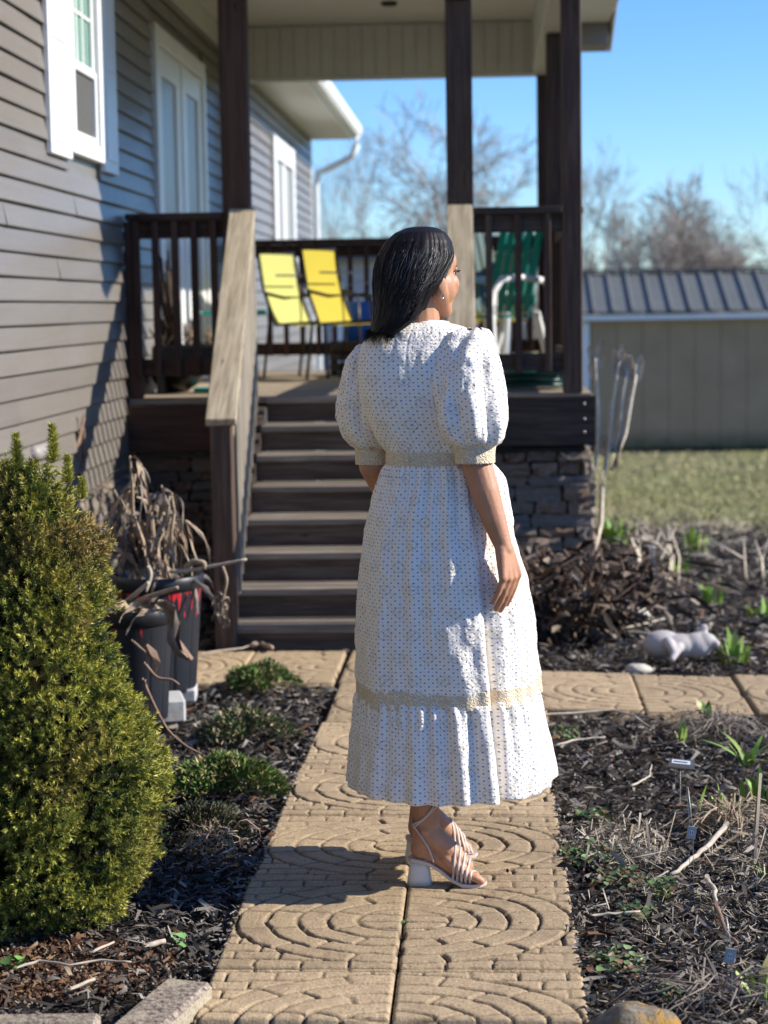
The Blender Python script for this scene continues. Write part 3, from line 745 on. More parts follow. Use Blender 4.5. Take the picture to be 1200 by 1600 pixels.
gb = MB().quadmesh([(DR_ + .0, DF - .02, 3.52), (DR_ + .0, DB + .02, 3.52), (DR_ + .0, YM, 4.30)], [(0, 1, 2)]); pp('gable_wall', gb, M['siding'])
# the eave end seen right of the last post
eb = MB().box((DR_ + .03, DB + .10, 3.36), (XR - .02, DB + .45, 3.62), .003); pp('eave_box', eb, M['siding'])
# railings
def railing(p0, p1, n, name='railing', zt=1.965, bal=True, mat='dark', face=-1, zb=1.10):
    p0 = Vector(p0); p1 = Vector(p1); d = (p1 - p0).normalized(); side = Vector((d.y, -d.x, 0))
    mx, mz = ('brown_x', 'brown') if mat == 'brown' else ('dark_x', 'dark_z')
    r = pp(name, MB().beam(p0 + Vector((0, 0, zt - .018)), p1 + Vector((0, 0, zt - .018)), .13, .036), M[mx])
    MB().beam(p0 + Vector((0, 0, zt - .085)), p1 + Vector((0, 0, zt - .085)), .036, .092).build('upper_rail', M[mx], r)
    MB().beam(p0 + Vector((0, 0, zb + .05)), p1 + Vector((0, 0, zb + .05)), .036, .092).build('lower_rail', M[mx], r)
    L = (p1 - p0).length; bm = MB().box((-.018, -.018, zb + .0), (.018, .018, zt - .038), .003).mesh('baluster', M[mz])
    for i in range(n):
        q = p0 + d * L * (i + .5) / n + side * .037
        put('baluster', bm, r, (q.x, q.y, 0))
    return r
railing((WX + .03, DF + .045, 0), (P1X - .072, DF + .045, 0), 5, mat='brown')
railing((P2X + .07, DF + .045, 0), (P3X - .053, DF + .045, 0), 3)
MB_ = post(WX + .055, DF + .045, .075, 1.925, DZ, 'brown')
railing((P3X, DF + .11, 0), (P3X, 12.3, 0), 14); railing((P3X, 12.41, 0), (P3X, DB - .115, 0), 14)
railing((WX + .02, DB - .06, 0), (P3X - .06, DB - .06, 0), 19, mat='brown')

# ------------------------------------------------------------------ the steps
st = empty('staircase', 'eight weathered wooden porch steps with treads coloured pale as if sunlit', 'stairs', (-.66, 9.3, -.06))
inv_s = Matrix.Translation(st.location).inverted()
def sp(name, mb, mat, par=None, smooth=False):
    o = mb.build(name, mat, par or st, smooth)
    if par is None: o.matrix_parent_inverse = inv_s
    return o
SX0, SX1, SY, T, R0 = -1.16, -.15, 8.50, .2414, .0365
zs = [R0 + .1355 * k for k in range(8)]
for k in range(7):
    yk = SY + T * k
    sp('tread', MB().box((SX0, yk - .022, zs[k] - .034), (SX1, yk + .114, zs[k] + rng.normal(0, .0015)), .004), M['tread'])
    sp('tread', MB().box((SX0, yk + .12, zs[k] - .034), (SX1, yk + T - .001, zs[k] + rng.normal(0, .0015)), .004), M['tread'])
for k in range(8):
    yk = SY + T * k; lo = -.12 if k == 0 else zs[k - 1] + .002
    sp('riser', MB().box((SX0 + .002, yk, lo), (SX1 - .002, yk + .02, (zs[k] if k < 7 else .985) - .036), .002), M['riser'])
sp('tread', MB().box((SX0, DF - .03, .951), (SX1 + .09, DF + .004, .984), .004), M['tread'])
def stringer(x0, x1):
    V = []; pts = [(SY + .0, -.14), (SY + .35, -.14), (DF - .045, .66), (DF - .045, .94), (SY + .0, .0)]
    for x in (x0, x1):
        for yy, zz in pts: V.append((x, yy, zz))
    m = len(pts); return MB().quadmesh(V, [tuple(range(m)), tuple(range(m, 2 * m))[::-1]] + [(i, m + i, m + (i + 1) % m, (i + 1) % m) for i in range(m)])
for x0 in (SX0 - .042, SX1 + .002): sp('stringer', stringer(x0, x0 + .04), M['dark_x'])
def handrail(x, x2, sgn):
    yb, ytp = SY - .06, DF + .0
    zb_, zt_ = .975, 1.985
    r = sp('handrail', MB().beam((x, yb, zb_ - .019), (x2, ytp, zt_ - .019), .135, .038, (0, 0, 1), .004), M['rail_y'])
    MB().beam((x + sgn * .03, yb + .06, zb_ - .055), (x2 + sgn * .03, ytp, zt_ - .085), .036, .09, (0, 0, 1)).build('upper_rail', M['rail_y'], r)
    MB().beam((x + sgn * .03, yb + .16, .20), (x2 + sgn * .03, ytp, 1.10), .036, .09, (0, 0, 1)).build('lower_rail', M['rail_y'], r)
    for i in range(14):
        yy = yb + .14 + i * .118; t = (yy - yb) / (ytp - yb); zt2 = zb_ + (zt_ - zb_) * t - .05; zl = .13 + .9 * t - .02
        xx = x + (x2 - x) * t; MB().box((xx + sgn * .0495 - .017, yy - .017, zl), (xx + sgn * .0495 + .017, yy + .017, zt2), .003).build('baluster', M['rail_z'], r)
    sp('post', MB().box((x - .05, yb + .005, -.12), (x + .045, yb + .1, zb_ - .03), .005), M['dark_z'])
    return r
handrail(-1.165, -1.265, 1); handrail(-.095, -.12, -1)

# ------------------------------------------------------------------ shed
SD = 30.0; shed = empty('shed', 'long low tan shed with grey ribbed metal roof beyond the lawn', 'shed', (5, SD, -.85))
inv_d = Matrix.Translation(shed.location).inverted()
def dp(name, mb, mat, par=None, smooth=False):
    o = mb.build(name, mat, par or shed, smooth)
    if par is None: o.matrix_parent_inverse = inv_d
    return o
def m_shedwall():
    t = NT('tan_shed_siding'); v = t.tc(); n = t.noise(v, 2, 4); sx = t.new('SeparateXYZ'); t.link(v, sx.inputs[0])
    c = t.ramp(n, [(.3, (.33, .235, .135)), (.7, (.39, .285, .17))])
    gz = t.math('MULTIPLY_ADD', sx.outputs[2], -3.2, -1.55, clamp=True); gz = t.math('MULTIPLY', gz, t.math('ADD', t.noise(v, 5, 4), .35))
    t.col(t.mix(t.math('MULTIPLY', gz, 1.0, clamp=True), c, (.075, .08, .02))); t.rough(.7); return t.m
M['shedwall'] = m_shedwall(); sx0, sx1 = 1.52, 9.6; zb, zt = -.80, 1.19
dp('wall', MB().box((sx0 + .02, SD + .02, zb), (sx1, SD + 2.8, zt), 0), M['dark_plastic'])
x = sx0 + .14; 
while x < sx1 - .1:
    dp('panel', MB().box((x, SD - .01, zb + rng.normal(0, .004)), (x + .395, SD + .018, zt), .004), M['shedwall']); x += .4
dp('trim', MB().box((sx0 - .02, SD - .03, zb), (sx0 + .12, SD - .012, zt - .02), .004), M['white'])
dp('fascia', MB().box((sx0 - .12, SD - .16, zt), (sx1 + .1, SD - .12, zt + .08), .004), M['white'])
dp('dark_gap_skid', MB().box((sx0 + .05, SD + .06, zb - .25), (sx1, SD + .16, zb - .003), .004), M['dark_plastic'])  # near-black strip puts the shade of the gap under the shed into colour
M['roofmetal'] = simple('slate_grey_roof_metal', (.115, .125, .12), .65, .12, 2, .05, metallic=.0)
rs = math.atan2(.62, 1.5); rise = .62
x = sx0 - .12; k = 0
while x < sx1 + .1:
    b = MB().beam((x + .148, SD - .17, zt + .125), (x + .148, SD + 1.42, zt + .125 + rise), .294, .012, (0, 0, 1), .002)
    b.beam((x + .0, SD - .17, zt + .145), (x + .0, SD + 1.42, zt + .145 + rise), .05, .05, (0, 0, 1), .008)
    dp('roof_panel', b, M['roofmetal']); x += .297
dp('ridge_cap', MB().beam((sx0 - .15, SD + 1.42, zt + .17 + rise), (sx1 + .2, SD + 1.42, zt + .17 + rise), .2, .03), M['roofmetal'])
dp('roof_back', MB().beam(((sx0 + sx1) / 2, SD + 1.45, zt + .12 + rise), ((sx0 + sx1) / 2, SD + 3.0, zt + .1), sx1 - sx0 + .2, .02, (0, 0, 1), 0), M['roofmetal'])

# neighbouring pale building seen through the back railing
nb = empty('neighbouring_house', 'pale lilac-grey low house seen through the back porch railing', 'house', (-4, 42, -1)); invn = Matrix.Translation(nb.location).inverted()
M['pale_siding'] = simple('pale_lilac_siding', (.44, .41, .41), .7, .06, 2, .1)
def npz(name, mb, mat):
    o = mb.build(name, mat, nb); o.matrix_parent_inverse = invn; return o
xa = at(440, 480, 42).x; xb = at(652, 480, 42).x; zt_ = at(600, 398, 42).z
npz('wall', MB().box((xa, 42.05, -2), (xb, 48, zt_), 0), M['pale_siding'])
zz = -1.4
while zz < zt_ - .1: npz('siding_plank', MB().box((xa, 42.0, zz), (xb, 42.045, min(zz + .17, zt_)), .015), M['pale_siding']); zz += .182
for px in (541, 600): q = at(px, 480, 42).x; npz('window', frame(0, .5, 0, 1.3, .1, 0, .06), M['white']); o = nb.children[-1]; o.location = (q - .2, 41.98, .2); o.rotation_euler = (0, 0, -PI / 2)
npz('roof', MB().quadmesh([(xa - .3, 41.6, zt_), (xb + .3, 41.6, zt_), (xb + .3, 45, zt_ + .35), (xa - .3, 45, zt_ + .35), (xa - .3, 41.6, zt_ - .1), (xb + .3, 41.6, zt_ - .1)], [(0, 1, 2, 3), (0, 4, 5, 1)]), M['shingle'])

# ------------------------------------------------------------------ bare trees
M['bark'] = simple('grey_brown_bark', (.20, .17, .145), .9, .35, 30, .5)
M['twig'] = simple('pale_twigs', (.36, .315, .275), .9, .3, 30, .2)
def bare_tree(h, spread, seed, trunk_frac=.25, leader=.5, lv=6, r0=None, nseg0=4):
    r = random.Random(seed); tr = MB(); cr = MB(); r0 = r0 or h * .020
    def grow(p, d, L, rad, lev):
        pts = [p]; dd = d.copy(); ns = nseg0 if lev < 2 else 3 if lev < 4 else 2
        for i in range(ns):
            j = Vector((r.gauss(0, 1), r.gauss(0, 1), r.gauss(0, .6))) * (.09 + .05 * lev)
            dd = (dd + j + Vector((0, 0, .08))).normalized(); pts.append(pts[-1] + dd * L / ns)
        rads = [max(rad, .012) * (1 - .45 * i / ns) for i in range(ns + 1)]
        (tr if lev < 2 else cr).tube(pts, rads, 6 if lev < 2 else 4 if lev < 4 else 3, cap=lev < 2)
        if lev >= lv: return
        nb_ = r.randint(2, 4) + (1 if 1 <= lev <= 3 else 0)
        for b in range(nb_):
            t = 1.0 if b == 0 else r.uniform(.35, .95); i = min(int(t * ns), ns - 1); q = pts[i].lerp(pts[i + 1], t * ns - i)
            ang = r.uniform(.15, .4) if b == 0 else r.uniform(.4, .95) * spread; az = r.uniform(0, 2 * PI)
            a_, b_ = basis(dd); nd = (dd * math.cos(ang) + (a_ * math.cos(az) + b_ * math.sin(az)) * math.sin(ang)).normalized()
            grow(q, nd, L * r.uniform(.62, .86) * (leader + .5 if b == 0 else 1), rads[i] * (.75 if b == 0 else .55), lev + 1)
    grow(Vector((0, 0, -.3)), Vector((r.gauss(0, .04), r.gauss(0, .04), 1)).normalized(), h * trunk_frac, r0, 0)
    zmax = max(v[2] for v in cr.v); k = h / zmax
    for m in (tr, cr): m.v = [(a * k, b * k, c * k) for a, b, c in m.v]
    return tr.mesh('trunk', M['bark'], True), cr.mesh('crown', M['twig'])
def tree(px, D, pytop, seed, spread, label, sxy=1.0, **k):
    x = at(px, 480, D).x; z0 = float(zg(x, D)) - .1; h = at(px, pytop, D).z - z0
    t, c = bare_tree(h, spread, seed, **k)
    e = empty('bare_tree', label, 'tree', (x, D, z0), 0, 'leafless trees beyond the garden'); e.scale = (sxy, sxy, 1)
    put('trunk', t, e); put('crown', c, e); return e
tree(562, 70, 165, 3, .8, 'slim leafless tree right of the gutter corner, darker upright trunk', .6, trunk_frac=.34, lv=5)
tree(738, 62, 128, 8, 1.25, 'wide spreading leafless tree seen behind the middle porch post', 1.1, trunk_frac=.2)
tree(932, 66, 205, 12, .75, 'narrow tall leafless tree just right of the last porch post', .7, trunk_frac=.3)
tree(1062, 74, 258, 21, 1.0, 'rounded leafless tree, tallest one above the shed roof', 1.0, trunk_frac=.18)
tree(1112, 71, 318, 33, 1.0, 'dense brownish leafless tree over the shed roof, right of the tallest', 1.0, trunk_frac=.2)
tree(1010, 70, 305, 27, 1.0, 'lower leafless tree over the shed roof, left of the tallest', .95, trunk_frac=.2)
tree(1225, 64, 215, 41, 1.1, 'leafless tree cut off by the right picture edge', .55, trunk_frac=.25, lv=5)
tree(628, 85, 320, 52, 1.1, 'small hazy leafless tree left of the middle porch post', 1.0, trunk_frac=.2, lv=5)
tree(512, 88, 320, 57, 1.1, 'small hazy leafless tree behind the house corner downspout', .9, trunk_frac=.2, lv=5)
tree(800, 90, 330, 61, 1.1, 'small hazy leafless tree between the middle and right porch posts', 1.0, trunk_frac=.2, lv=5)
# far thicket
tl = MB(); r = random.Random(9)
for i in range(420):
    x = r.uniform(-40, 70); y = r.uniform(100, 135); z0 = float(zg(x, y)) - .2; h = r.uniform(3.0, 7.5) * (.8 + .35 * math.sin(x * .21))
    p = [Vector((x, y, z0))]
    for s in range(3): p.append(p[-1] + Vector((r.gauss(0, .25), 0, h / 3)))
    tl.tube(p, [.14, .1, .06, .03], 3, False)
    for b in range(13):
        q = p[0].lerp(p[-1], r.uniform(.15, 1)); e = q + Vector((r.gauss(0, 1.2), r.gauss(0, .8), r.uniform(.5, 2.0))); tl.tube([q, q.lerp(e, .5) + Vector((0, 0, -.15)), e], [.06, .045, .02], 3, False)
M['far'] = simple('far_thicket_bark', (.27, .24, .22), .95, .2, 1, 0)
tag(tl.build('treeline', M['far']), 'hazy band of leafless woodland along the horizon', 'woodland', kind='stuff')
# ------------------------------------------------------------------ the woman
DW = 4.83
def W(px, py, dy=0.0): return at(px, py, DW + dy)
def evaluated(o, *mods):
    for ty, kw in mods:
        md = o.modifiers.new(ty.lower(), ty)
        for k, v in kw.items(): setattr(md, k, v)
    dg = bpy.context.evaluated_depsgraph_get(); me = bpy.data.meshes.new_from_object(o.evaluated_get(dg))
    old = o.data; o.modifiers.clear(); o.data = me; bpy.data.meshes.remove(old); return o

def m_skin():
    t = NT('warm_tan_skin'); v = t.tc(); n = t.noise(v, 18, 4); n2 = t.noise(v, 260, 3)
    c = t.ramp(n, [(.3, (.43, .205, .108)), (.7, (.53, .275, .155))]); t.col(t.mix(t.math('MULTIPLY', n2, .25), c, (.40, .19, .13)))
    t.rough(t.math('MULTIPLY_ADD', t.noise(v, 90, 3), .25, .36), .4); b = t.b.inputs; b['Subsurface Weight'].default_value = .12; b['Subsurface Radius'].default_value = (.012, .004, .002); b['Subsurface Scale'].default_value = .6
    t.nrm(t.bump(n2, .35, .0012, t.bump(t.noise(v, 70, 3), .25, .003))); return t.m
def m_dress():
    t = NT('dotted_white_cotton'); uv = t.tc('UV'); sep = t.new('SeparateXYZ'); t.link(uv, sep.inputs[0]); u, v = sep.outputs[0], sep.outputs[1]
    P = .0088
    gv = t.math('DIVIDE', v, P); iv = t.math('FLOOR', gv); gu = t.math('DIVIDE', u, P); iu = t.math('FLOOR', gu)
    fu = t.math('SUBTRACT', t.math('FRACT', gu), .5); fv = t.math('SUBTRACT', t.math('FRACT', gv), .5)
    cell = t.new('CombineXYZ'); t.link(iu, cell.inputs[0]); t.link(iv, cell.inputs[1]); wn_ = t.new('TexWhiteNoise', noise_dimensions='3D'); t.link(cell.outputs[0], wn_.inputs['Vector'])
    d = t.math('SQRT', t.math('ADD', t.math('MULTIPLY', fu, fu), t.math('MULTIPLY', fv, fv)))
    rad = t.math('SUBTRACT', t.math('MULTIPLY_ADD', wn_.outputs['Value'], .05, .235), t.math('MULTIPLY', t.math('GREATER_THAN', t.math('MODULO', t.math('ABSOLUTE', t.math('ADD', iu, iv)), 2.0), .5), .11))
    dot = t.math('MULTIPLY', t.math('SUBTRACT', rad, d), 14, clamp=True)
    chk = t.math('MODULO', t.math('ABSOLUTE', t.math('ADD', iu, iv)), 2.0)
    blue = t.ramp(wn_.outputs['Value'], [(0, (.05, .06, .20)), (.5, (.08, .12, .36)), (1, (.17, .20, .38))])
    wn2 = t.new('TexWhiteNoise', noise_dimensions='4D'); t.link(cell.outputs[0], wn2.inputs['Vector']); wn2.inputs['W'].default_value = 4.2; dc = t.mix(chk, blue, (.52, .44, .31)); dc = t.mix(t.math('MULTIPLY', t.noise(uv, 14, 3), .35, clamp=True), dc, (.62, .60, .60)); fab = (.88, .815, .72)
    # small grey dots between the large ones
    fu2 = t.math('SUBTRACT', t.math('FRACT', t.math('ADD', gu, .5)), .5); fv2 = t.math('SUBTRACT', t.math('FRACT', t.math('ADD', gv, .5)), .5)
    d2 = t.math('SQRT', t.math('ADD', t.math('MULTIPLY', fu2, fu2), t.math('MULTIPLY', fv2, fv2)))
    dot2 = t.math('MULTIPLY', t.math('SUBTRACT', .085, d2), 10, clamp=True)
    # pale printed medallions
    Q = .062; gu3 = t.math('DIVIDE', u, Q); gv3 = t.math('DIVIDE', v, Q * .9); stag = t.math('MULTIPLY', t.math('MODULO', t.math('ABSOLUTE', t.math('FLOOR', gv3)), 2.0), .5)
    fu3 = t.math('SUBTRACT', t.math('FRACT', t.math('ADD', gu3, stag)), .5); fv3 = t.math('SUBTRACT', t.math('FRACT', gv3), .5)
    d3 = t.math('SQRT', t.math('ADD', t.math('MULTIPLY', fu3, fu3), t.math('MULTIPLY', fv3, fv3)))
    rg = t.math('SINE', t.math('MULTIPLY', d3, 38)); med = t.math('MULTIPLY', t.math('MULTIPLY', t.math('GREATER_THAN', rg, .3), t.math('LESS_THAN', d3, .24)), .75)
    med = t.math('MULTIPLY', med, t.noise(uv, 260, 3))
    c = t.mix(med, fab, (.50, .42, .25)); c = t.mix(t.math('MULTIPLY', dot2, .18), c, (.34, .36, .42)); c = t.mix(dot, c, dc)
    t.col(c); t.rough(.85, .15)
    em = t.vor(uv, 150, 'SMOOTH_F1'); em2 = t.noise(uv, 95, 3, .6, 1.5); wv = t.noise(uv, 30, 4, .6, 1.0)
    n1 = t.bump(em, .55, .0016); emb = t.math('MULTIPLY', t.math('SINE', t.math('MULTIPLY', d3, 42)), t.math('LESS_THAN', d3, .42)); n2 = t.bump(em2, .7, .0040, t.bump(emb, .35, .0007, n1)); t.nrm(t.bump(wv, .5, .008, n2))
    b = t.b.inputs; b['Sheen Weight'].default_value = .15; b['Subsurface Weight'].default_value = .06; b['Subsurface Radius'].default_value = (.01, .009, .008); b['Subsurface Scale'].default_value = .3
    return t.m
def m_lace():
    t = NT('ecru_lace_band'); uv = t.tc('UV'); w = t.new('TexWave'); t.link(uv, w.inputs['Vector']); w.bands_direction = 'DIAGONAL'; t.val(w, Scale=60, Distortion=9, Detail=3)
    w.inputs['Detail Scale'].default_value = 2.2
    w2 = t.noise(uv, 180, 3, .6, 2)
    t.col(t.ramp(w.outputs['Fac'], [(.1, (.68, .54, .36)), (.6, (.90, .76, .56))])); t.rough(.85, .2)
    t.nrm(t.bump(w2, .6, .002, t.bump(w.outputs['Fac'], .8, .003))); return t.m
def m_hair(name, stops, rough=.32):
    t = NT(name); g = t.new('NewGeometry'); c = t.ramp(g.outputs['Random Per Island'], stops); t.col(c); t.rough(rough, .45)
    t.b.inputs['Specular IOR Level'].default_value = .14; return t.m
M['skin'] = m_skin(); M['dress'] = m_dress(); M['lace'] = m_lace()
M['hair'] = m_hair('black_hair', [(0, (.006, .005, .005)), (.6, (.012, .010, .011)), (1, (.018, .015, .014))], .5)
M['hairgrey'] = m_hair('silver_hair', [(0, (.16, .15, .14)), (.5, (.34, .32, .29)), (1, (.50, .47, .42))], .4)
M['hairtop'] = m_hair('dark_crown_hair', [(0, (.006, .005, .005)), (.70, (.018, .016, .015)), (.86, (.10, .095, .09)), (1, (.30, .28, .25))], .45)
M['strap'] = simple('pale_blush_leather', (.56, .47, .41), .42, .08, 20, .12)
M['heel'] = simple('cream_wrapped_heel', (.66, .62, .55), .4, .05, 10, .05)
M['eye'] = simple('dark_brown_eye', (.03, .018, .012), .15, .1, 10, 0)
M['nail'] = simple('pale_pink_nail', (.62, .36, .30), .22, .05, 10, 0)
M['silver'] = simple('silver_earring', (.7, .7, .7), .2, .05, 10, 0, metallic=1)

person = empty('person', 'woman seen from behind in a dotted white midi dress and heeled sandals on the path', 'person', (W(670, 1360).x, DW, 0))
inv_w = Matrix.Translation(person.location).inverted()
def wp(o, par=None):
    o.parent = par or person
    if par is None: o.matrix_parent_inverse = inv_w
    return o

B = MB()
PHI = math.radians(44); FD = Vector((math.sin(PHI), math.cos(PHI), 0)); RD = Vector((math.cos(PHI), -math.sin(PHI), 0)); UP = Vector((0, 0, 1))
HC = W(661, 428, .02)                                # head centre
Rh = Matrix((RD, FD, UP)).transposed()               # local: x right, y forward, z up
def H(x, y, z): return HC + RD * x + FD * y + UP * z
B.ell(H(0, -.008, .022), (.073, .092, .082), Rh)
B.ell(H(0, .035, -.034), (.058, .054, .086), Rh)      # face
B.ell(H(0, .060, -.088), (.031, .027, .026), Rh)      # chin
B.ell(H(0, .045, .030), (.058, .048, .045), Rh)       # forehead
for s in (1, -1):
    B.ell(H(.042 * s, .052, -.026), (.026, .024, .028), Rh)
    B.ell(H(.036 * s, .062, -.038), (.020, .020, .022), Rh)          # cheek
    B.ell(H(.050 * s, .024, -.036), (.022, .042, .040), Rh)
    B.capsule(H(.060 * s, -.002, -.045), H(.022 * s, .054, -.092), .021, .019)   # jaw
    B.ell(H(.024 * s, .077, .012), (.020, .012, .008), Rh)           # brow
    # ear
    B.ell(H(.077 * s, -.014, -.028), (.008, .016, .024), Rh @ Matrix.Rotation(-.25 * s, 3, 'Z'))
    B.ell(H(.076 * s, -.010, -.046), (.005, .007, .008), Rh)
B.capsule(H(0, .084, .008), H(0, .102, -.024), .008, .011); B.ell(H(0, .098, -.028), (.016, .012, .009), Rh)
B.ell(H(0, .087, -.050), (.022, .010, .006), Rh); B.ell(H(0, .085, -.060), (.019, .010, .007), Rh)
neckb = W(655, 530, .02)
B.capsule(H(.002, -.018, -.045), neckb, .048, .055)
# torso (inside the dress)
B.ell(W(655, 562, .02), (.125, .075, .06)); B.ell(W(665, 620, .0), (.125, .09, .13)); B.ell(W(682, 720, .0), (.10, .085, .12)); B.ell(W(690, 810, .0), (.14, .12, .13))
# right arm
sh = W(738, 560, -.08); el = W(744, 722, -.125); wr = W(788, 858, -.165)
B.chain([sh, el], [.034, .039]); 
B.chain([el, W(758, 768, -.14), W(773, 815, -.152), wr], [.0385, .036, .030, .0215])
ACR = Vector((.62, .78, .03)).normalized(); DN = (W(796, 893, -.175) - wr).normalized()
def hand(Bm, wrist, dn, acr, fdir, curl, thumb_s=1, nails=None):
    """palm + four unequal bent fingers + thumb; acr points from little finger to index"""
    back = dn.cross(acr).normalized()
    Kn = [wrist + dn * (.074 - .003 * abs(i - 1.4) ** 1.5) + acr * (-.030 + .0198 * i) for i in range(4)]
    for i in range(4): Bm.capsule(wrist + acr * (-.012 + .008 * i), Kn[i], .0165, .0110)
    Bm.ell(wrist + dn * .04, (.012, .012, .02))
    Ls = [(.030, .019, .017), (.038, .025, .020), (.042, .027, .021), (.037, .024, .020)]; Rr = [.0086, .0094, .0098, .0095]
    tips = []
    for i in range(4):
        d = (fdir + acr * (.02 * (i - 1.5))).normalized(); p = Kn[i]; ax = acr
        for j, L in enumerate(Ls[i]):
            q = p + d * L; Bm.capsule(p, q, Rr[i] * (1 - .09 * j), Rr[i] * (1 - .09 * (j + 1))); p = q
            d = (Matrix.Rotation(curl[j], 3, ax) @ d).normalized()
        tips.append((p, d, Rr[i] * .73))
    t0 = wrist + dn * .018 + acr * .014 - back * .008; d = (dn * .95 + acr * .02 - back * .55).normalized(); p = t0
    for L, r0, r1 in ((.040, .0145, .0115), (.030, .0110, .0095), (.024, .0093, .0078)):
        q = p + d * L; Bm.capsule(p, q, r0, r1); p = q; d = (d * .9 + dn * .25).normalized()
    return tips, back
fd_ = (W(779, 948, -.17) - W(795, 898, -.175)).normalized()
tips, hback = hand(B, wr, DN, ACR, fd_, (.10, .12, .1))
# left arm, reaching forward
lel = W(583, 728, .07); lw = W(640, 800, .30)
B.chain([W(578, 580, .06), lel], [.032, .037]); B.chain([lel, W(604, 770, .17), lw], [.037, .033, .022])
ld = (W(660, 830, .35) - lw).normalized(); hand(B, lw, ld, Vector((.6, -.1, .75)).normalized(), ld, (.3, .4, .3))
# legs and feet
def foot(Bm, hx, hy, yaw, mirror):
    u = Vector((math.cos(yaw), math.sin(yaw), 0)); v = Vector((-u.y, u.x, 0)); o = Vector((hx, hy, float(zg(hx, hy)) + .004))
    def Fp(a, b, c): return o + u * (a * .90) + v * (b * mirror * .92) + UP * (c * (.96 if c < .2 else 1))
    Bm.chain([Fp(.040, 0, .62), Fp(.038, 0, .42), Fp(.035, 0, .30), Fp(.036, 0, .215), Fp(.040, 0, .165)], [.062, .056, .046, .036, .0335])
    Bm.chain([Fp(.040, 0, .165), Fp(.030, 0, .110)], [.033, .031]); Bm.ell(Fp(.022, 0, .098), (.026, .026, .030))
    Bm.chain([Fp(.045, .0, .140), Fp(.085, .002, .105), Fp(.120, .004, .072), Fp(.145, .004, .050)], [.032, .030, .026, .021])
    Bm.chain([Fp(.028, 0, .090), Fp(.075, 0, .070), Fp(.125, 0, .036)], [.022, .020, .018])
    for b in (-.026, -.012, .004, .020): Bm.capsule(Fp(.095, b * .5, .075), Fp(.153, b, .034), .018, .013)
    for k, (b, L, r) in enumerate(((-.028, .196, .0115), (-.012, .194, .0088), (.001, .190, .0084), (.013, .183, .0080), (.024, .174, .0078))):
        Bm.capsule(Fp(.150, b * .92, .034), Fp(L - .018, b, .027), r * 1.05, r); Bm.capsule(Fp(L - .018, b, .027), Fp(L - .004, b, .019), r, r * .88)
    for s, z in ((-1, .150), (1, .158)): Bm.ell(Fp(.036, .028 * s, z), (.012, .012, .013))
    return Fp
g1 = onz(645, 1389, .0); g2 = onz(672, 1345, .0)
F1 = foot(B, g1.x, g1.y + .035, math.radians(-3), 1)
F2 = foot(B, g2.x - .05, g2.y - .01, math.radians(22), -1)
hipc = W(690, 830, .0)
k1, k2 = F1(.04, 0, .62), F2(.04, 0, .62)
B.chain([k1 + Vector((0, 0, -.1)), hipc + Vector((0, -.07, -.02))], [.06, .085]); B.chain([k2 + Vector((0, 0, -.1)), hipc + Vector((0, .07, -.02))], [.06, .085])
body = B.build('body', M['skin'])
evaluated(body, ('REMESH', dict(mode='VOXEL', voxel_size=.0031, use_smooth_shade=True)), ('SMOOTH', dict(factor=.5, iterations=5)))
body.data.materials.clear(); body.data.materials.append(M['skin']); wp(body)
# nails
for (p, d, r) in tips:
    nb_ = MB(); Mn = Matrix((d, d.cross(hback).normalized(), hback)).transposed(); nb_.ell(p + hback * (r * .62) * (-1 if hback.y > 0 else 1) + d * .001, (.0062, .0048, .0022), Mn, 10, 6)
    wp(nb_.build('fingernail', M['nail'], None, True))
# eyes, brows, lashes, lips
for s in (1, -1):
    wp(MB().ell(H(.027 * s, .073, -.002), (.0125, .0125, .0105), Rh, 16, 10).build('eye', M['eye'], None, True))
    lb = MB(); 
    for k in range(14):
        x = (.017 + .0016 * k) * s; lb.tube([H(x, .083 - .006 * abs(k - 5) / 9, .003), H(x * 1.06, .092 - .006 * abs(k - 5) / 9, .004), H(x * 1.12, .098 - .006 * abs(k - 5) / 9, .009)], [.0005, .0004, .0002], 4)
    wp(lb.build('eyelash', M['hair']))
    bb = MB(); bb.chain([H(.013 * s, .088, .018), H(.028 * s, .086, .023), H(.046 * s, .072, .018)], [.0022, .0026, .0016], 8); wp(bb.build('eyebrow', M['hair'], None, True))
M['lip'] = simple('rose_lip', (.38, .13, .11), .4, .05, 20, .1)
wp(MB().ell(H(0, .0925, -.0515), (.021, .0062, .0045), Rh).ell(H(0, .0915, -.0595), (.018, .0065, .0052), Rh).build('lips', M['lip'], None, True))
hoop = [H(.0785, -.010, -.052) + FD * (.006 * math.cos(t)) + UP * (.006 * math.sin(t) - .004) for t in np.linspace(0, 2 * PI, 20)]
wp(MB().tube(hoop, .0009, 6, False).build('earring', M['silver'], None, True))

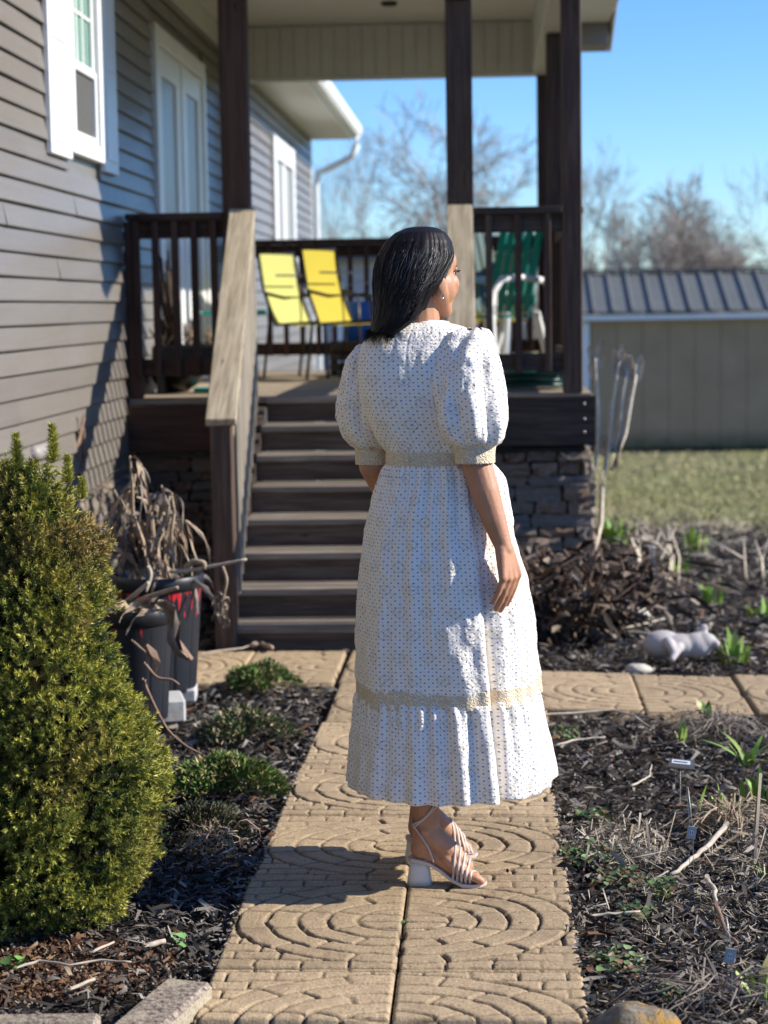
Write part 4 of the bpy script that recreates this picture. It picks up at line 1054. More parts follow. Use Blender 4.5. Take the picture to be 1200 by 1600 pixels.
# ---- dress: lofted rings with gathered folds
def loft(name, rings, nth, nz, fold, mat, par=None, top_open=True, th0=0.0, uvs=(1, 1), v0=0.0, thick=.0018, wr=0.0):
    """rings: (cx,cy,cz,rx,ry,power) sampled by t; fold(th, t, P)-> radial factor"""
    R = np.array([list(r) for r in rings], float); tt = np.linspace(0, 1, len(R)); ts = np.linspace(0, 1, nz)
    def cr(col):      # smooth interpolation
        y = R[:, col]; m = np.gradient(y, tt); k = np.clip(np.searchsorted(tt, ts, side='right') - 1, 0, len(tt) - 2); h = tt[k + 1] - tt[k]; s = (ts - tt[k]) / h
        return (2 * s**3 - 3 * s**2 + 1) * y[k] + (s**3 - 2 * s**2 + s) * h * m[k] + (-2 * s**3 + 3 * s**2) * y[k + 1] + (s**3 - s**2) * h * m[k + 1]
    Cx, Cy, Cz, Rx, Ry, Pw = [cr(i) for i in range(6)]
    th = np.linspace(0, 2 * PI, nth + 1) + th0; T_, A_ = np.meshgrid(np.arange(nz), th, indexing='ij'); tv = ts[T_]
    c, s = np.cos(A_), np.sin(A_); p = Pw[T_]; rad = (np.abs(c) ** p + np.abs(s) ** p) ** (-1 / p)
    f, dz = fold(A_, tv)
    X = Cx[T_] + Rx[T_] * rad * c * f; Y = Cy[T_] + Ry[T_] * rad * s * f; Z = Cz[T_] + dz
    if R.shape[1] > 6:
        tx, ty = cr(6), cr(7); Z = Z + (X - Cx[T_]) * tx[T_] + (Y - Cy[T_]) * ty[T_]
    if wr:
        Q = np.stack([X, Y, Z], -1).reshape(-1, 3); seam = (np.clip(tv / .06, 0, 1) * np.clip((1 - tv) / .05, 0, 1)).reshape(-1)
        n1 = fbm(Q * [1, 1, .45], 16, 3, 21); n2 = fbm(Q * [1, 1, .8] + n1[:, None] * .05, 42, 3, 22)
        dd = (wr * (1 - np.abs(n1) * 2.4) * .9 + wr * .38 * n2) * seam; dd = dd.reshape(X.shape)
        X = X + c * dd; Y = Y + s * dd
    V = np.stack([X, Y, Z], -1); du = np.linalg.norm(np.diff(V, axis=1), axis=2).mean(0) if False else None
    U = np.cumsum(np.concatenate([[0], np.full(nth, 1.0)])) / nth
    circ = 2 * PI * (np.maximum(Rx, Ry) * .5 + .5 * np.minimum(Rx, Ry)); 
    uu = (U[None, :] - .5) * (circ[:, None] * .35 + circ.mean() * .65) * uvs[0]
    vv = np.concatenate([[0], np.cumsum(np.linalg.norm(np.diff(V, axis=0), axis=2).mean(1))]); vv = -(vv[:, None] + np.zeros_like(uu)) * uvs[1] + v0
    idx = np.arange(nz * (nth + 1)).reshape(nz, nth + 1)
    q = np.stack([idx[:-1, :-1], idx[1:, :-1], idx[1:, 1:], idx[:-1, 1:]], -1).reshape(-1, 4)[:, ::-1]
    me = np_mesh(name, V.reshape(-1, 3), q, mat, True, uv=np.stack([uu, vv], -1).reshape(-1, 2))
    o = put(name, me)
    if thick: evaluated(o, ('SOLIDIFY', dict(thickness=thick, offset=-1)))
    return wp(o, par), V
def ring(px0, px1, py, ry, dy=0.0, pw=2.2, tx=0.0, ty=0.0):
    a = W(px0, py, dy); b = W(px1, py, dy); c = (a + b) / 2; return [c.x, c.y, c.z, (b.x - a.x) / 2, ry, pw, tx, ty]
rf_ = np.random.default_rng(5)
def foldset(n, lo, hi):
    k = rf_.integers(lo, hi, n); return list(zip(k, rf_.uniform(0, 2 * PI, n), rf_.uniform(.5, 1, n)))
FA, FB, FC = foldset(5, 5, 12), foldset(6, 14, 30), foldset(6, 34, 60)
def waves(th, S, sharp=1.0, ph=0):
    w = 0; n = 0
    for k, p, a in S: w = w + a * np.sin(k * th + p + .6 * np.sin(2 * th + p) + ph * np.sin(k * .37 + p)); n += a
    w = w / n * 1.8; return np.sign(w) * np.abs(w) ** sharp
def fold_skirt(th, t):
    gather = np.clip(1 - t / .42, 0, 1)
    e0 = np.clip(t / .05, 0, 1)
    f = 1 + .026 * waves(th, FC, .8, t * 2) * gather ** 1.2 * e0 + .044 * e0 * waves(th, FB, 1, t * 3) * (.35 + .4 * np.clip(1 - t / .8, 0, 1)) + .052 * waves(th, FA, 1, t * 1.2) * np.clip(t, 0, 1) ** .8
    g = -1.02; f = f - .16 * np.exp(-((th - (2 * PI + g)) / .055) ** 2) * np.clip((t - .25) / .6, 0, 1) + .05 * np.exp(-((th - (2 * PI + g) + .13) / .09) ** 2) * t
    # two long soft pleats on the back
    f = f + .025 * np.exp(-((th - 4.40 + .1 * t) / .05) ** 2) * np.sin(np.clip(t / .75, 0, 1) * PI) + .02 * np.exp(-((th - 4.05) / .05) ** 2) * np.sin(np.clip(t / .9, 0, 1) * PI)
    dz = .004 * np.sin(3 * th) * t
    return f, dz
SK = [ring(606, 766, 722, .100, 0, 2.3), ring(597, 781, 748, .122), ring(586, 789, 782, .142), ring(575, 798, 830, .160), ring(567, 812, 895, .182), ring(561, 824, 965, .202), ring(560, 829, 1020, .212), ring(561, 834, 1072, .222)]
skirt, SV = loft('skirt', SK, 560, 230, fold_skirt, M['dress'], th0=PI / 2, v0=.4, wr=.0065)
def fold_ruf(th, t):
    e0 = np.clip(t / .14, 0, 1); f0, _ = fold_skirt(th, np.full_like(th, 1.0))
    f = f0 * (1 - e0) + e0 + e0 * .026 * waves(th, FC, .8, t) * np.clip(1 - t / .7, 0, 1) + e0 * .040 * waves(th, FB, 1, t * 1.5) * (.5 + .5 * t) + e0 * .05 * waves(th, FA, 1, .3 + .4 * t) * (.3 + .7 * t)
    g = -1.02; f = f - e0 * .15 * np.exp(-((th - (2 * PI + g)) / .06) ** 2) * (1 - .15 * t) + e0 * .05 * np.exp(-((th - (2 * PI + g) + .14) / .10) ** 2)
    return f, .006 * waves(th, FA, 1, 1) * t
RU = [ring(561, 834.5, 1074, .2225), ring(558, 840, 1100, .234), ring(552, 850, 1150, .252), ring(547, 860, 1217, .266)]
ruffle, RV = loft('ruffle', RU, 640, 90, fold_ruf, M['dress'], th0=PI / 2, v0=-.31, wr=.0042)
def fold_band(th, t):
    f, dz = fold_skirt(th, np.full_like(th, .985)); return f + .006, dz
a = ring(560.5, 833, 1056, .2195); b = ring(560, 836, 1084, .2245)
hemband, _ = loft('lace_band', [a, ring(560, 834.5, 1070, .2215), b], 560, 16, fold_band, M['lace'], th0=PI / 2, thick=.003)
# bodice
def fold_bod(th, t):
    f = 1 + .010 * waves(th, FA, 1, t * 2) + .006 * waves(th, FB, 1, t * 3) * t
    f = f - .012 * np.exp(-((th - 4.50) / .02) ** 2)              # back seam with its zip
    return f, 0 * th
BO = [ring(612, 700, 509, .060, .03, 2.1, .03, -.15), ring(604, 716, 513, .072, .025, 2.2, .03, -.12), ring(590, 732, 519, .084, .02, 2.3, .02, -.08), ring(572, 744, 533, .094, .012, 2.5), ring(563, 752, 556, .102, .005, 2.6), ring(561, 757, 590, .108, 0, 2.5), ring(567, 760, 630, .110, 0, 2.4), ring(582, 763, 670, .106, 0, 2.3), ring(598, 765, 694, .101, 0, 2.3), ring(606, 766, 706, .098, 0, 2.3)]
bodice, BV = loft('bodice', BO, 300, 120, fold_bod, M['dress'], th0=PI / 2, v0=.2, wr=.0042)
def nofold(th, t): return 1 + .004 * waves(th, FB, 1, 0), 0 * th
neck, _ = loft('neckline_binding', [ring(611, 701, 507, .0605, .03, 2.1, .03, -.15), ring(609, 704, 510.5, .064, .029, 2.1, .03, -.15)], 200, 5, nofold, M['white'], th0=PI / 2, thick=.003)
waistb, _ = loft('waistband', [ring(605, 766, 702, .1005, 0, 2.3), ring(604, 767, 714, .1015, 0, 2.3), ring(605, 767, 726, .1015, 0, 2.3)], 240, 10, nofold, M['lace'], th0=PI / 2, thick=.003)
wp(MB().box((-.0012, 0, -.0), (.0012, .003, .038), .0005).build('zip_seam', M['strap'], None, False, W(639, 725, -.1035)))
# sleeves
def sleeve(rs, seed, name):
    r2 = np.random.default_rng(seed); S1 = list(zip(r2.integers(5, 9, 4), r2.uniform(0, 6.28, 4), r2.uniform(.5, 1, 4))); S2 = list(zip(r2.integers(11, 20, 5), r2.uniform(0, 6.28, 5), r2.uniform(.5, 1, 5)))
    def f(th, t):
        g = .07 * waves(th, S1, 1, t * 2.5) * np.sin(np.clip(t, .05, .97) * PI) ** .6 + .022 * waves(th, S2, .9, t * 2) * (np.clip(1 - t / .3, 0, 1) + np.clip((t - .62) / .3, 0, 1)) + .012 * waves(th, S2, 1, t * 6)
        diag = .03 * np.sin(7 * (th + 1.9 * t) + 2) * np.sin(t * PI)
        return 1 + (g + diag) * np.clip((1 - t) / .07, 0, 1) * np.clip(t / .05, 0, 1), .004 * np.sin(5 * th + 9 * t)
    return loft(name, rs, 260, 130, f, M['dress'], th0=PI / 2, v0=.1 * seed, wr=.0095)
RS = [ring(716, 752, 515, .018, -.045, 2), ring(702, 764, 524, .036, -.05, 2), ring(690, 772, 545, .058, -.06, 2.1), ring(683, 778, 578, .076, -.075, 2.1), ring(681, 783, 618, .086, -.09, 2.1), ring(684, 787, 655, .088, -.10, 2.1), ring(695, 785, 680, .078, -.11, 2.1), ring(711, 774, 697, .054, -.115, 2)]
sleeve(RS, 7, 'sleeve')
LS = [ring(562, 590, 540, .018, .07, 2), ring(552, 598, 552, .040, .07, 2.1), ring(541, 602, 580, .058, .072, 2.1), ring(534, 606, 620, .070, .075, 2.1), ring(532, 610, 655, .074, .078, 2.1), ring(540, 612, 682, .066, .08, 2.1), ring(557, 606, 699, .044, .08, 2)]
sleeve(LS, 12, 'sleeve')
def cuff(rs):
    def f(th, t): return 1 + .006 * np.sin(24 * th) * t, .0022 * np.abs(np.sin(16 * th)) * (t > .8) * -1
    return loft('cuff', rs, 260, 14, f, M['lace'], th0=PI / 2, thick=.003)
cuff([ring(710, 774, 692, .052, -.115, 2), ring(712, 772, 709, .051, -.12, 2), ring(713, 772, 722, .051, -.122, 2)])
cuff([ring(555, 610, 685, .043, .08, 2), ring(557, 607, 711, .043, .078, 2), ring(557, 607, 724, .043, .076, 2)])

# ---- hair
HR = [(360.5, 646, 670), (362.5, 634, 682), (369, 619, 694), (381, 605, 702), (400, 594, 705), (420, 589, 699), (440, 587, 693), (455, 587, 683), (469, 587, 675), (482, 587, 669), (495, 586, 658), (507, 585, 640), (519, 583, 618)]
hry = [.018, .038, .064, .084, .098, .104, .104, .100, .094, .088, .080, .070, .056]; hdy = [.0, .0, .005, .008, .008, .004, -.002, -.008, -.014, -.020, -.028, -.036, -.044]
HS = np.array([[*( (W(a, py, d) + W(b, py, d)) / 2), (W(b, py, d) - W(a, py, d)).x / 2, ry] for (py, a, b), ry, d in zip(HR, hry, hdy)])
tH = np.concatenate([[0, .035], np.linspace(.09, 1, len(HS) - 2)]); CROWN = np.array(W(655, 359, .0))
FACE = math.atan2(FD.y, FD.x)
def hair_pt(a, t, out=1.0):
    t = np.clip(t, 0, 1); c = [np.interp(t, tH, HS[:, k]) for k in range(5)]
    P_ = np.stack([c[0] + c[3] * np.cos(a) * out, c[1] + c[4] * np.sin(a) * out, c[2] + 0 * a], -1); return P_
def open_half(t): return np.interp(t, [0, .08, .2, .3, .42, .55, .75, 1], [0, .25, .55, .76, 1.05, 1.32, 1.42, 1.5])
def hair_n(a, t):
    a = np.asarray(a, float); t = np.asarray(t, float) + 0 * a
    Q = np.stack([np.cos(a).ravel() * 5.0, np.sin(a).ravel() * 5.0, t.ravel() * 1.6], 1)
    return (fbm(Q, 1.3, 3, 61) * .075 + fbm(Q * [1, 1, .5], 4.5, 2, 62) * .035).reshape(a.shape) * (.35 + .65 * np.clip(t * 2, 0, 1))
na, nt = 160, 90; TT = np.linspace(0, 1, nt); V = []
for t in TT:
    hw = open_half(t); aa = FACE + hw + np.linspace(0, 1, na) * (2 * PI - 2 * hw)
    flute = .955 + hair_n(aa, np.full(na, t))
    V.append(hair_pt(aa, np.full(na, t), flute))
V = np.array(V); idx = np.arange(na * nt).reshape(nt, na); q = np.stack([idx[:-1, :-1], idx[:-1, 1:], idx[1:, 1:], idx[1:, :-1]], -1).reshape(-1, 4)
cap_i = len(V.reshape(-1, 3)); VV = np.concatenate([V.reshape(-1, 3), [CROWN - [0, 0, .006]]])
q = np.concatenate([q, [[idx[0, i], cap_i, cap_i, idx[0, i + 1]] for i in range(0)]]) if False else q
me = np_mesh('hair', VV[:-1], q, M['hair'], True); hair = put('hair', me); evaluated(hair, ('SOLIDIFY', dict(thickness=.010, offset=-1))); wp(hair)
wp(MB().ell(H(-.003, -.006, .031), (.070, .086, .068), Rh, 40, 24).build('scalp_hair', M['hair'], None, True), hair)
def strands(n, seed, lift0, lift1, tmax, amin, wid, grey=False):
    r = np.random.default_rng(seed); K = 22; s = np.linspace(0, 1, K)
    a0 = FACE + r.uniform(.0, 2 * PI, n); tend = r.uniform(*tmax, n) if isinstance(tmax, tuple) else np.full(n, tmax)
    tst = r.uniform(-.06, .10, n); lift = r.uniform(lift0, lift1, n)
    da = r.normal(0, .05, n); wob = r.normal(0, .035, n); ph = r.uniform(0, 6.28, n)
    t = tst[:, None] + (tend - tst)[:, None] * s[None, :]
    rel = (a0[:, None] - FACE + PI) % (2 * PI) - PI
    hw = open_half(np.clip(t, 0, 1)) + r.uniform(0, .10, n)[:, None]
    # keep strands out of the face opening: push them sideways
    relx = np.sign(rel) * (hw + (np.abs(rel)) * (PI - hw) / PI)
    ang = FACE + relx + (da[:, None] * s + wob[:, None] * np.sin(s * 5 + ph[:, None]) + .09 * np.sin(t * 9 + 3.1 * relx) * np.clip(t - .3, 0, 1) * 1.3)
    Pt = hair_pt(ang, t, 1.0 + lift[:, None] * (.4 + .6 * s) + hair_n(ang, np.clip(t, 0, 1)))
    tn = np.clip(t, -.06, 0) / -.06; ctr = CROWN + np.array([0, 0, .002])
    Pt = Pt * (1 - tn[..., None]) + ctr * tn[..., None]
    Pt[..., 2] += .004 * (1 - np.clip(t / .12, 0, 1)) + (-.016 * np.clip(t - .93, 0, 1) / .07) * r.uniform(0, 1.2, n)[:, None]
    # outward flick of the ends on the left
    fl = np.clip((t - .86) / .14, 0, 1.3) ** 2; left = np.clip(-np.cos(ang), 0, 1) ** 3; Pt[..., 0] -= fl * left * .013; Pt[..., 2] += fl * left * .004
    T_ = np.gradient(Pt, axis=1); T_ /= np.linalg.norm(T_, axis=2, keepdims=True) + 1e-9
    outw = np.stack([np.cos(ang), np.sin(ang), .3 + 0 * ang], -1); side = np.cross(T_, outw); side /= np.linalg.norm(side, axis=2, keepdims=True) + 1e-9
    tilt = r.normal(0, .8, n)[:, None, None]; nn = np.cross(side, T_); side = side * np.cos(tilt) + nn * np.sin(tilt)
    w = (wid * (1 - .75 * s ** 3))[None, :, None] * r.uniform(.6, 1.3, n)[:, None, None]
    Vv = np.stack([Pt - side * w / 2, Pt + side * w / 2], 2).reshape(n, K * 2, 3)
    b = (np.arange(n) * 2 * K)[:, None, None]; k = np.arange(K - 1)[None, :, None] * 2
    Fq = (b + k + np.array([0, 1, 3, 2])[None, None, :]).reshape(-1, 4); return Vv.reshape(-1, 3), Fq
Vs, Fs = strands(7500, 3, -.01, .07, (.70, 1.07), 0, .0014); wp(put('hair_strands', np_mesh('hair_strands', Vs, Fs, M['hair'], True)), hair)['kind'] = 'stuff'
Vs, Fs = strands(3200, 9, .035, .10, (.22, .62), 0, .0010); wp(put('crown_strands', np_mesh('crown_strands', Vs, Fs, M['hairtop'], True)), hair)['kind'] = 'stuff'
# flyaways
Vs, Fs = strands(420, 5, .04, .13, (.4, 1.06), 0, .0006); wp(put('flyaway_hair', np_mesh('flyaway_hair', Vs, Fs, M['hair'], True)), hair)['kind'] = 'stuff'
def grey_strands(n, seed, a_c, a_w, tr):
    r = np.random.default_rng(seed); K = 14; s = np.linspace(0, 1, K)
    a0 = r.normal(a_c, a_w, n); t0 = r.uniform(-.06, .12, n); t1 = np.clip(t0 + r.uniform(.12, tr, n), 0, .62); t = t0[:, None] + (t1 - t0)[:, None] * s
    ang = a0[:, None] + r.normal(0, .06, n)[:, None] * s + .02 * np.sin(9 * s + r.uniform(0, 6, n)[:, None])
    Pt = hair_pt(ang, t, 1.045 + r.uniform(0, .03, n)[:, None] + hair_n(ang, np.clip(t, 0, 1))); tn = np.clip(t, -.06, 0) / -.06
    Pt = Pt * (1 - tn[..., None]) + (CROWN + [0, 0, .004]) * tn[..., None]
    Pt[..., 2] += .0055 * (1 - np.clip(t / .12, 0, 1))
    T_ = np.gradient(Pt, axis=1); T_ /= np.linalg.norm(T_, axis=2, keepdims=True) + 1e-9
    outw = np.stack([np.cos(ang), np.sin(ang), .3 + 0 * ang], -1); side = np.cross(T_, outw); side /= np.linalg.norm(side, axis=2, keepdims=True) + 1e-9
    w = (.0017 * (1 - .9 * s ** 2))[None, :, None] * r.uniform(.5, 1.2, n)[:, None, None]
    Vv = np.stack([Pt - side * w / 2, Pt + side * w / 2], 2).reshape(n, K * 2, 3); b = (np.arange(n) * 2 * K)[:, None, None]; k = np.arange(K - 1)[None, :, None] * 2
    return Vv.reshape(-1, 3), (b + k + np.array([0, 1, 3, 2])[None, None, :]).reshape(-1, 4)
for sd, ac, aw, n, tr in ((1, -1.70, .38, 260, .34), (2, -.95, .26, 240, .55), (4, -2.25, .16, 120, .30)):
    Vs, Fs = grey_strands(n, sd, ac, aw, tr); wp(put('silver_strands', np_mesh('silver_strands', Vs, Fs, M['hairgrey'], True)), hair)['kind'] = 'stuff'

# ---- sandals
from mathutils.bvhtree import BVHTree
BT = BVHTree.FromPolygons([v.co[:] for v in body.data.vertices], [p.vertices[:] for p in body.data.polygons])
def sandal(Fp, far=False):
    s = empty('sandal', None, None, (0, 0, 0)); del_ = [k for k in ('label', 'category') if k in s]; s.parent = person; s.matrix_parent_inverse = inv_w
    hl = MB(); n = 4
    V = []; prof = [(0, .0255, .036), (.02, .0240, .033), (.045, .0220, .029), (.066, .0215, .026)]
    for z, hy_, hx_ in prof:
        for k in range(20):
            t = 2 * PI * k / 20; c, d = math.cos(t), math.sin(t); e = (abs(c) ** 3.2 + abs(d) ** 3.2) ** (-1 / 3.2)
            V.append(Fp(.018 + hx_ * c * e, hy_ * d * e, z + (.004 * c if z > .06 else 0)))
    m = 20; Fc = [(i * m + k, i * m + (k + 1) % m, (i + 1) * m + (k + 1) % m, (i + 1) * m + k) for i in range(3) for k in range(m)] + [tuple(range(m))[::-1], tuple(3 * m + k for k in range(m))]
    hl.quadmesh(V, Fc).build('block_heel', M['heel'], s, True)
    so = MB(); V = []; L = [(-.014, .006, .074), (-.004, .023, .074), (.02, .028, .072), (.05, .024, .063), (.08, .023, .045), (.11, .031, .024), (.14, .038, .012), (.17, .037, .010), (.190, .030, .011), (.203, .018, .013), (.207, .006, .014)]
    for u, hw, z in L:
        V += [Fp(u, -hw, z - .009), Fp(u, hw, z - .009), Fp(u, hw, z), Fp(u, -hw, z)]
    Fc = [(4 * i + k, 4 * i + (k + 1) % 4, 4 * i + 4 + (k + 1) % 4, 4 * i + 4 + k) for i in range(len(L) - 1) for k in range(4)] + [(3, 2, 1, 0), tuple(4 * len(L) - 4 + k for k in range(4))]
    so.quadmesh(V, Fc).build('sole', M['strap'], s)
    for k in range(5):
        u0 = .114 + .0120 * k; u1 = .128 + .0135 * k; arc = []
        for q in np.linspace(-.04, 1.04, 17):
            uu = u0 + (u1 - u0) * q; zc = .030 - .10 * (uu - .13) if uu > .1 else .035; a_ = PI * q; cpt = Fp(uu, 0, max(zc, .018)); dr = (Fp(uu, -math.cos(a_), 0) - Fp(uu, 0, 0)) + UP * math.sin(a_); dr.normalize()
            hit = BT.ray_cast(cpt + dr * .12, -dr, .12); arc.append((hit[0] if hit[0] else cpt + dr * .03) + dr * .0022)
            if q <= 0 or q >= 1: arc[-1] = Fp(uu, -.030 * math.copysign(1, math.cos(a_)), .012 + max(0, .055 - (uu - .06) * .7) * .6)
        MB().tube(arc, .0036, 8, True, .5).build('toe_strap', M['strap'], s, True)
    def an(z, a, ru=.040, rv=.037): return Fp(.038 + ru * math.cos(a) - .001, rv * math.sin(a), z)
    st1 = [Fp(.062, -.027, .062), Fp(.050, -.034, .100), Fp(.030, -.0375, .135), Fp(.005, -.030, .165), Fp(.001, -.010, .172), Fp(-.001, .012, .178), Fp(.02, .034, .190), Fp(.05, .036, .205), Fp(.075, .018, .215), Fp(.078, -.012, .213), Fp(.060, -.036, .200), Fp(.030, -.0385, .180), Fp(.004, -.030, .160)]
    st2 = [Fp(.062, .027, .062), Fp(.050, .034, .10), Fp(.030, .0375, .135), Fp(.005, .030, .160), Fp(.0005, -.006, .163), Fp(.01, -.033, .172), Fp(.035, -.039, .187), Fp(.060, -.036, .206), Fp(.070, -.02, .228), Fp(.05, .03, .24), Fp(.01, .035, .25)]
    for p_ in (st1, st2):
        q = []; 
        for i in range(len(p_) - 1):
            for k in range(4):
                t = k / 4; a, b, c, d = p_[max(i - 1, 0)], p_[i], p_[i + 1], p_[min(i + 2, len(p_) - 1)]
                q.append(.5 * ((2 * b) + (c - a) * t + (2 * a - 5 * b + 4 * c - d) * t * t + (-a + 3 * b - 3 * c + d) * t ** 3))
        q.append(p_[-1]); MB().tube(q, .0024, 6, True).build('ankle_strap', M['strap'], s, True)
    return s
sandal(F1); sandal(F2)
M['stickd'] = simple('brown_stem', (.20, .13, .09), .85, .4, 30, .4)
# ------------------------------------------------------------------ dwarf spruce
def m_attr(name, rough=.6, spec=.3, mul=1.0):
    t = NT(name); a = t.new('Attribute'); a.attribute_name = 'col'; t.col(a.outputs['Color']); t.rough(rough, spec); t.b.inputs['Subsurface Weight'].default_value = 0; return t.m
M['needle'] = m_attr('spruce_needles', .5, .35)
SPX, SPY = at(35, 1400, 4.42).x, 4.50
spruce = empty('dwarf_spruce', 'yellow-green dwarf spruce bush with a browned patch at the left edge', 'shrub', (SPX, SPY, -.02))
def spR(h):     # radius over height
    return np.interp(h, [0, .05, .16, .30, .46, .60, .74, .86, .96, 1.04, 1.10], [.17, .25, .305, .318, .290, .255, .222, .188, .150, .105, .05])
def spruce_crown(n):
    r = np.random.default_rng(77); h = 1.08 * r.random(n * 2) ** .95; keep = r.random(n * 2) < (spR(h) / .36) ** .8; h = h[keep][:n]; n = len(h)
    a = r.uniform(0, 2 * PI, n); R = spR(h); dirn = np.stack([np.cos(a), np.sin(a), 0 * a], 1)
    P0 = np.stack([np.cos(a) * R, np.sin(a) * R, h], 1)
    lump = fbm(P0, 9, 3, 31); lump2 = fbm(P0, 24, 2, 32); depth = r.random(n) ** 1.6 * .085
    hole = np.clip(-fbm(P0, 6.5, 2, 35) - .22, 0, 1) * .38
    R2 = R + lump * .062 + lump2 * .030 - depth - hole
    base = np.stack([np.cos(a) * R2, np.sin(a) * R2, h], 1)
    upk = .35 + .5 * np.clip(h / 1.08, 0, 1) ** 2 + r.normal(0, .18, n)
    d = dirn + np.stack([0 * h, 0 * h, upk], 1) + r.normal(0, .28, (n, 3)); d /= np.linalg.norm(d, axis=1)[:, None]
    L = r.uniform(.020, .036, n); K = 27
    s = r.random((n, K)); az = r.random((n, K)) * 2 * PI
    ref = np.tile([0, 0, 1.0], (n, 1)); a1 = np.cross(d, ref); a1 /= np.linalg.norm(a1, axis=1)[:, None]; b1 = np.cross(d, a1)
    rad = a1[:, None] * np.cos(az)[..., None] + b1[:, None] * np.sin(az)[..., None]
    nb = base[:, None] + d[:, None] * (s * L[:, None])[..., None]
    nd = rad * (1.05 - .55 * s)[..., None] + d[:, None] * (.45 + .7 * s)[..., None] + r.normal(0, .10, (n, K, 3)); nd /= np.linalg.norm(nd, axis=2, keepdims=True)
    nl = r.uniform(.0125, .0195, (n, K)) * (1.05 - .35 * s); side = np.cross(nd, r.normal(0, 1, (n, K, 3))); side /= np.linalg.norm(side, axis=2, keepdims=True)
    w = .0016
    V = np.stack([nb - side * w, nb + side * w, nb + nd * nl[..., None]], 2).reshape(-1, 3)
    # needle colours: fresh tips yellower, inner needles darker green, one scorched patch
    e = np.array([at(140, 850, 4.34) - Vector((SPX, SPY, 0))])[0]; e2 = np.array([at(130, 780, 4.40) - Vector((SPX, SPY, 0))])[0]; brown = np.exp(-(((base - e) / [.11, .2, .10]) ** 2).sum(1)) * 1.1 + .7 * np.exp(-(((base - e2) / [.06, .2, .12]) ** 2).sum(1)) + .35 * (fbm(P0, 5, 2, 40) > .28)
    right = np.clip(np.cos(a), 0, 1); k = np.clip(s * .8 + .35 * lump[:, None] + .15 * right[:, None] + r.normal(0, .12, (n, K)) - depth[:, None] * 7, 0, 1)[..., None]  # needles on the sunward right side painted yellower to imitate sunlight
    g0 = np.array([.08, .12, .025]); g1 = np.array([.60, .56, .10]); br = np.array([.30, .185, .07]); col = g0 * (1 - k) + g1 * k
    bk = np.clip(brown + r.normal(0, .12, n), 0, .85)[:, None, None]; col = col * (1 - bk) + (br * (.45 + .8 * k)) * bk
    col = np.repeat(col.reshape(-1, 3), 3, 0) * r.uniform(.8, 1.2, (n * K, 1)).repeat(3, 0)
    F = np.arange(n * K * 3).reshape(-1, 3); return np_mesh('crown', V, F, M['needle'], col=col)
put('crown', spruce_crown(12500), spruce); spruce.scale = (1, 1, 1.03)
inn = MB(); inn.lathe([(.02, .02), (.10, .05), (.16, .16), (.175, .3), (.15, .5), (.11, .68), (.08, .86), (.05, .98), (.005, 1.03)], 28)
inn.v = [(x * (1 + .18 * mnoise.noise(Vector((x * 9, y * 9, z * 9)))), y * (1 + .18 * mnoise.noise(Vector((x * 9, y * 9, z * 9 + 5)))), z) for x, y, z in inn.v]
M['coredark'] = simple('dark_core_fill', (.018, .016, .008), 1.0, .6, 60, .9, bscale=120, spec=0.0)  # near-black filler body, stands in for the shade inside the bush
inn.build('inner_dark_core', M['coredark'], spruce, True)
tk = MB().tube([(0, 0, -.1), (.01, 0, .1), (0, .01, .3)], [.03, .025, .02], 8); tk.build('trunk', M['bark'], spruce, True)
def leader(x, y, z0, h, w):      # small upright shoots on top
    r = np.random.default_rng(int(abs(x) * 1000) + 3); n = 1000; s = r.random(n); az = r.random(n) * 6.28; nb = np.stack([x + 0 * s, y + 0 * s, z0 + h * s], 1) + np.stack([np.sin(s * 3) * .003, 0 * s, 0 * s], 1)
    rr = w * (1 - .45 * s) * r.uniform(.6, 1.15, n); d = np.stack([np.cos(az), np.sin(az), .35 + .5 * s], 1); d /= np.linalg.norm(d, axis=1)[:, None]
    sd = np.cross(d, r.normal(0, 1, (n, 3))); sd /= np.linalg.norm(sd, axis=1)[:, None]
    V = np.stack([nb - sd * .0014, nb + sd * .0014, nb + d * rr[:, None]], 1).reshape(-1, 3); k = np.clip(r.normal(.6, .25, n), 0, 1)[:, None]
    col = np.repeat(np.array([.06, .09, .02]) * (1 - k) + np.array([.68, .64, .14]) * k, 3, 0)
    put('leader_shoot', np_mesh('leader_shoot', V, np.arange(3 * n).reshape(-1, 3), M['needle'], col=col), spruce)
for px, py, py2, w in ((83, 688, 745, .027), (26, 702, 755, .026), (106, 734, 775, .022), (128, 768, 800, .020)):
    t_, b_ = at(px, py, 4.42), at(px, py2, 4.42); leader(b_.x - SPX, 4.42 - SPY, b_.z + .02, t_.z - b_.z, w)

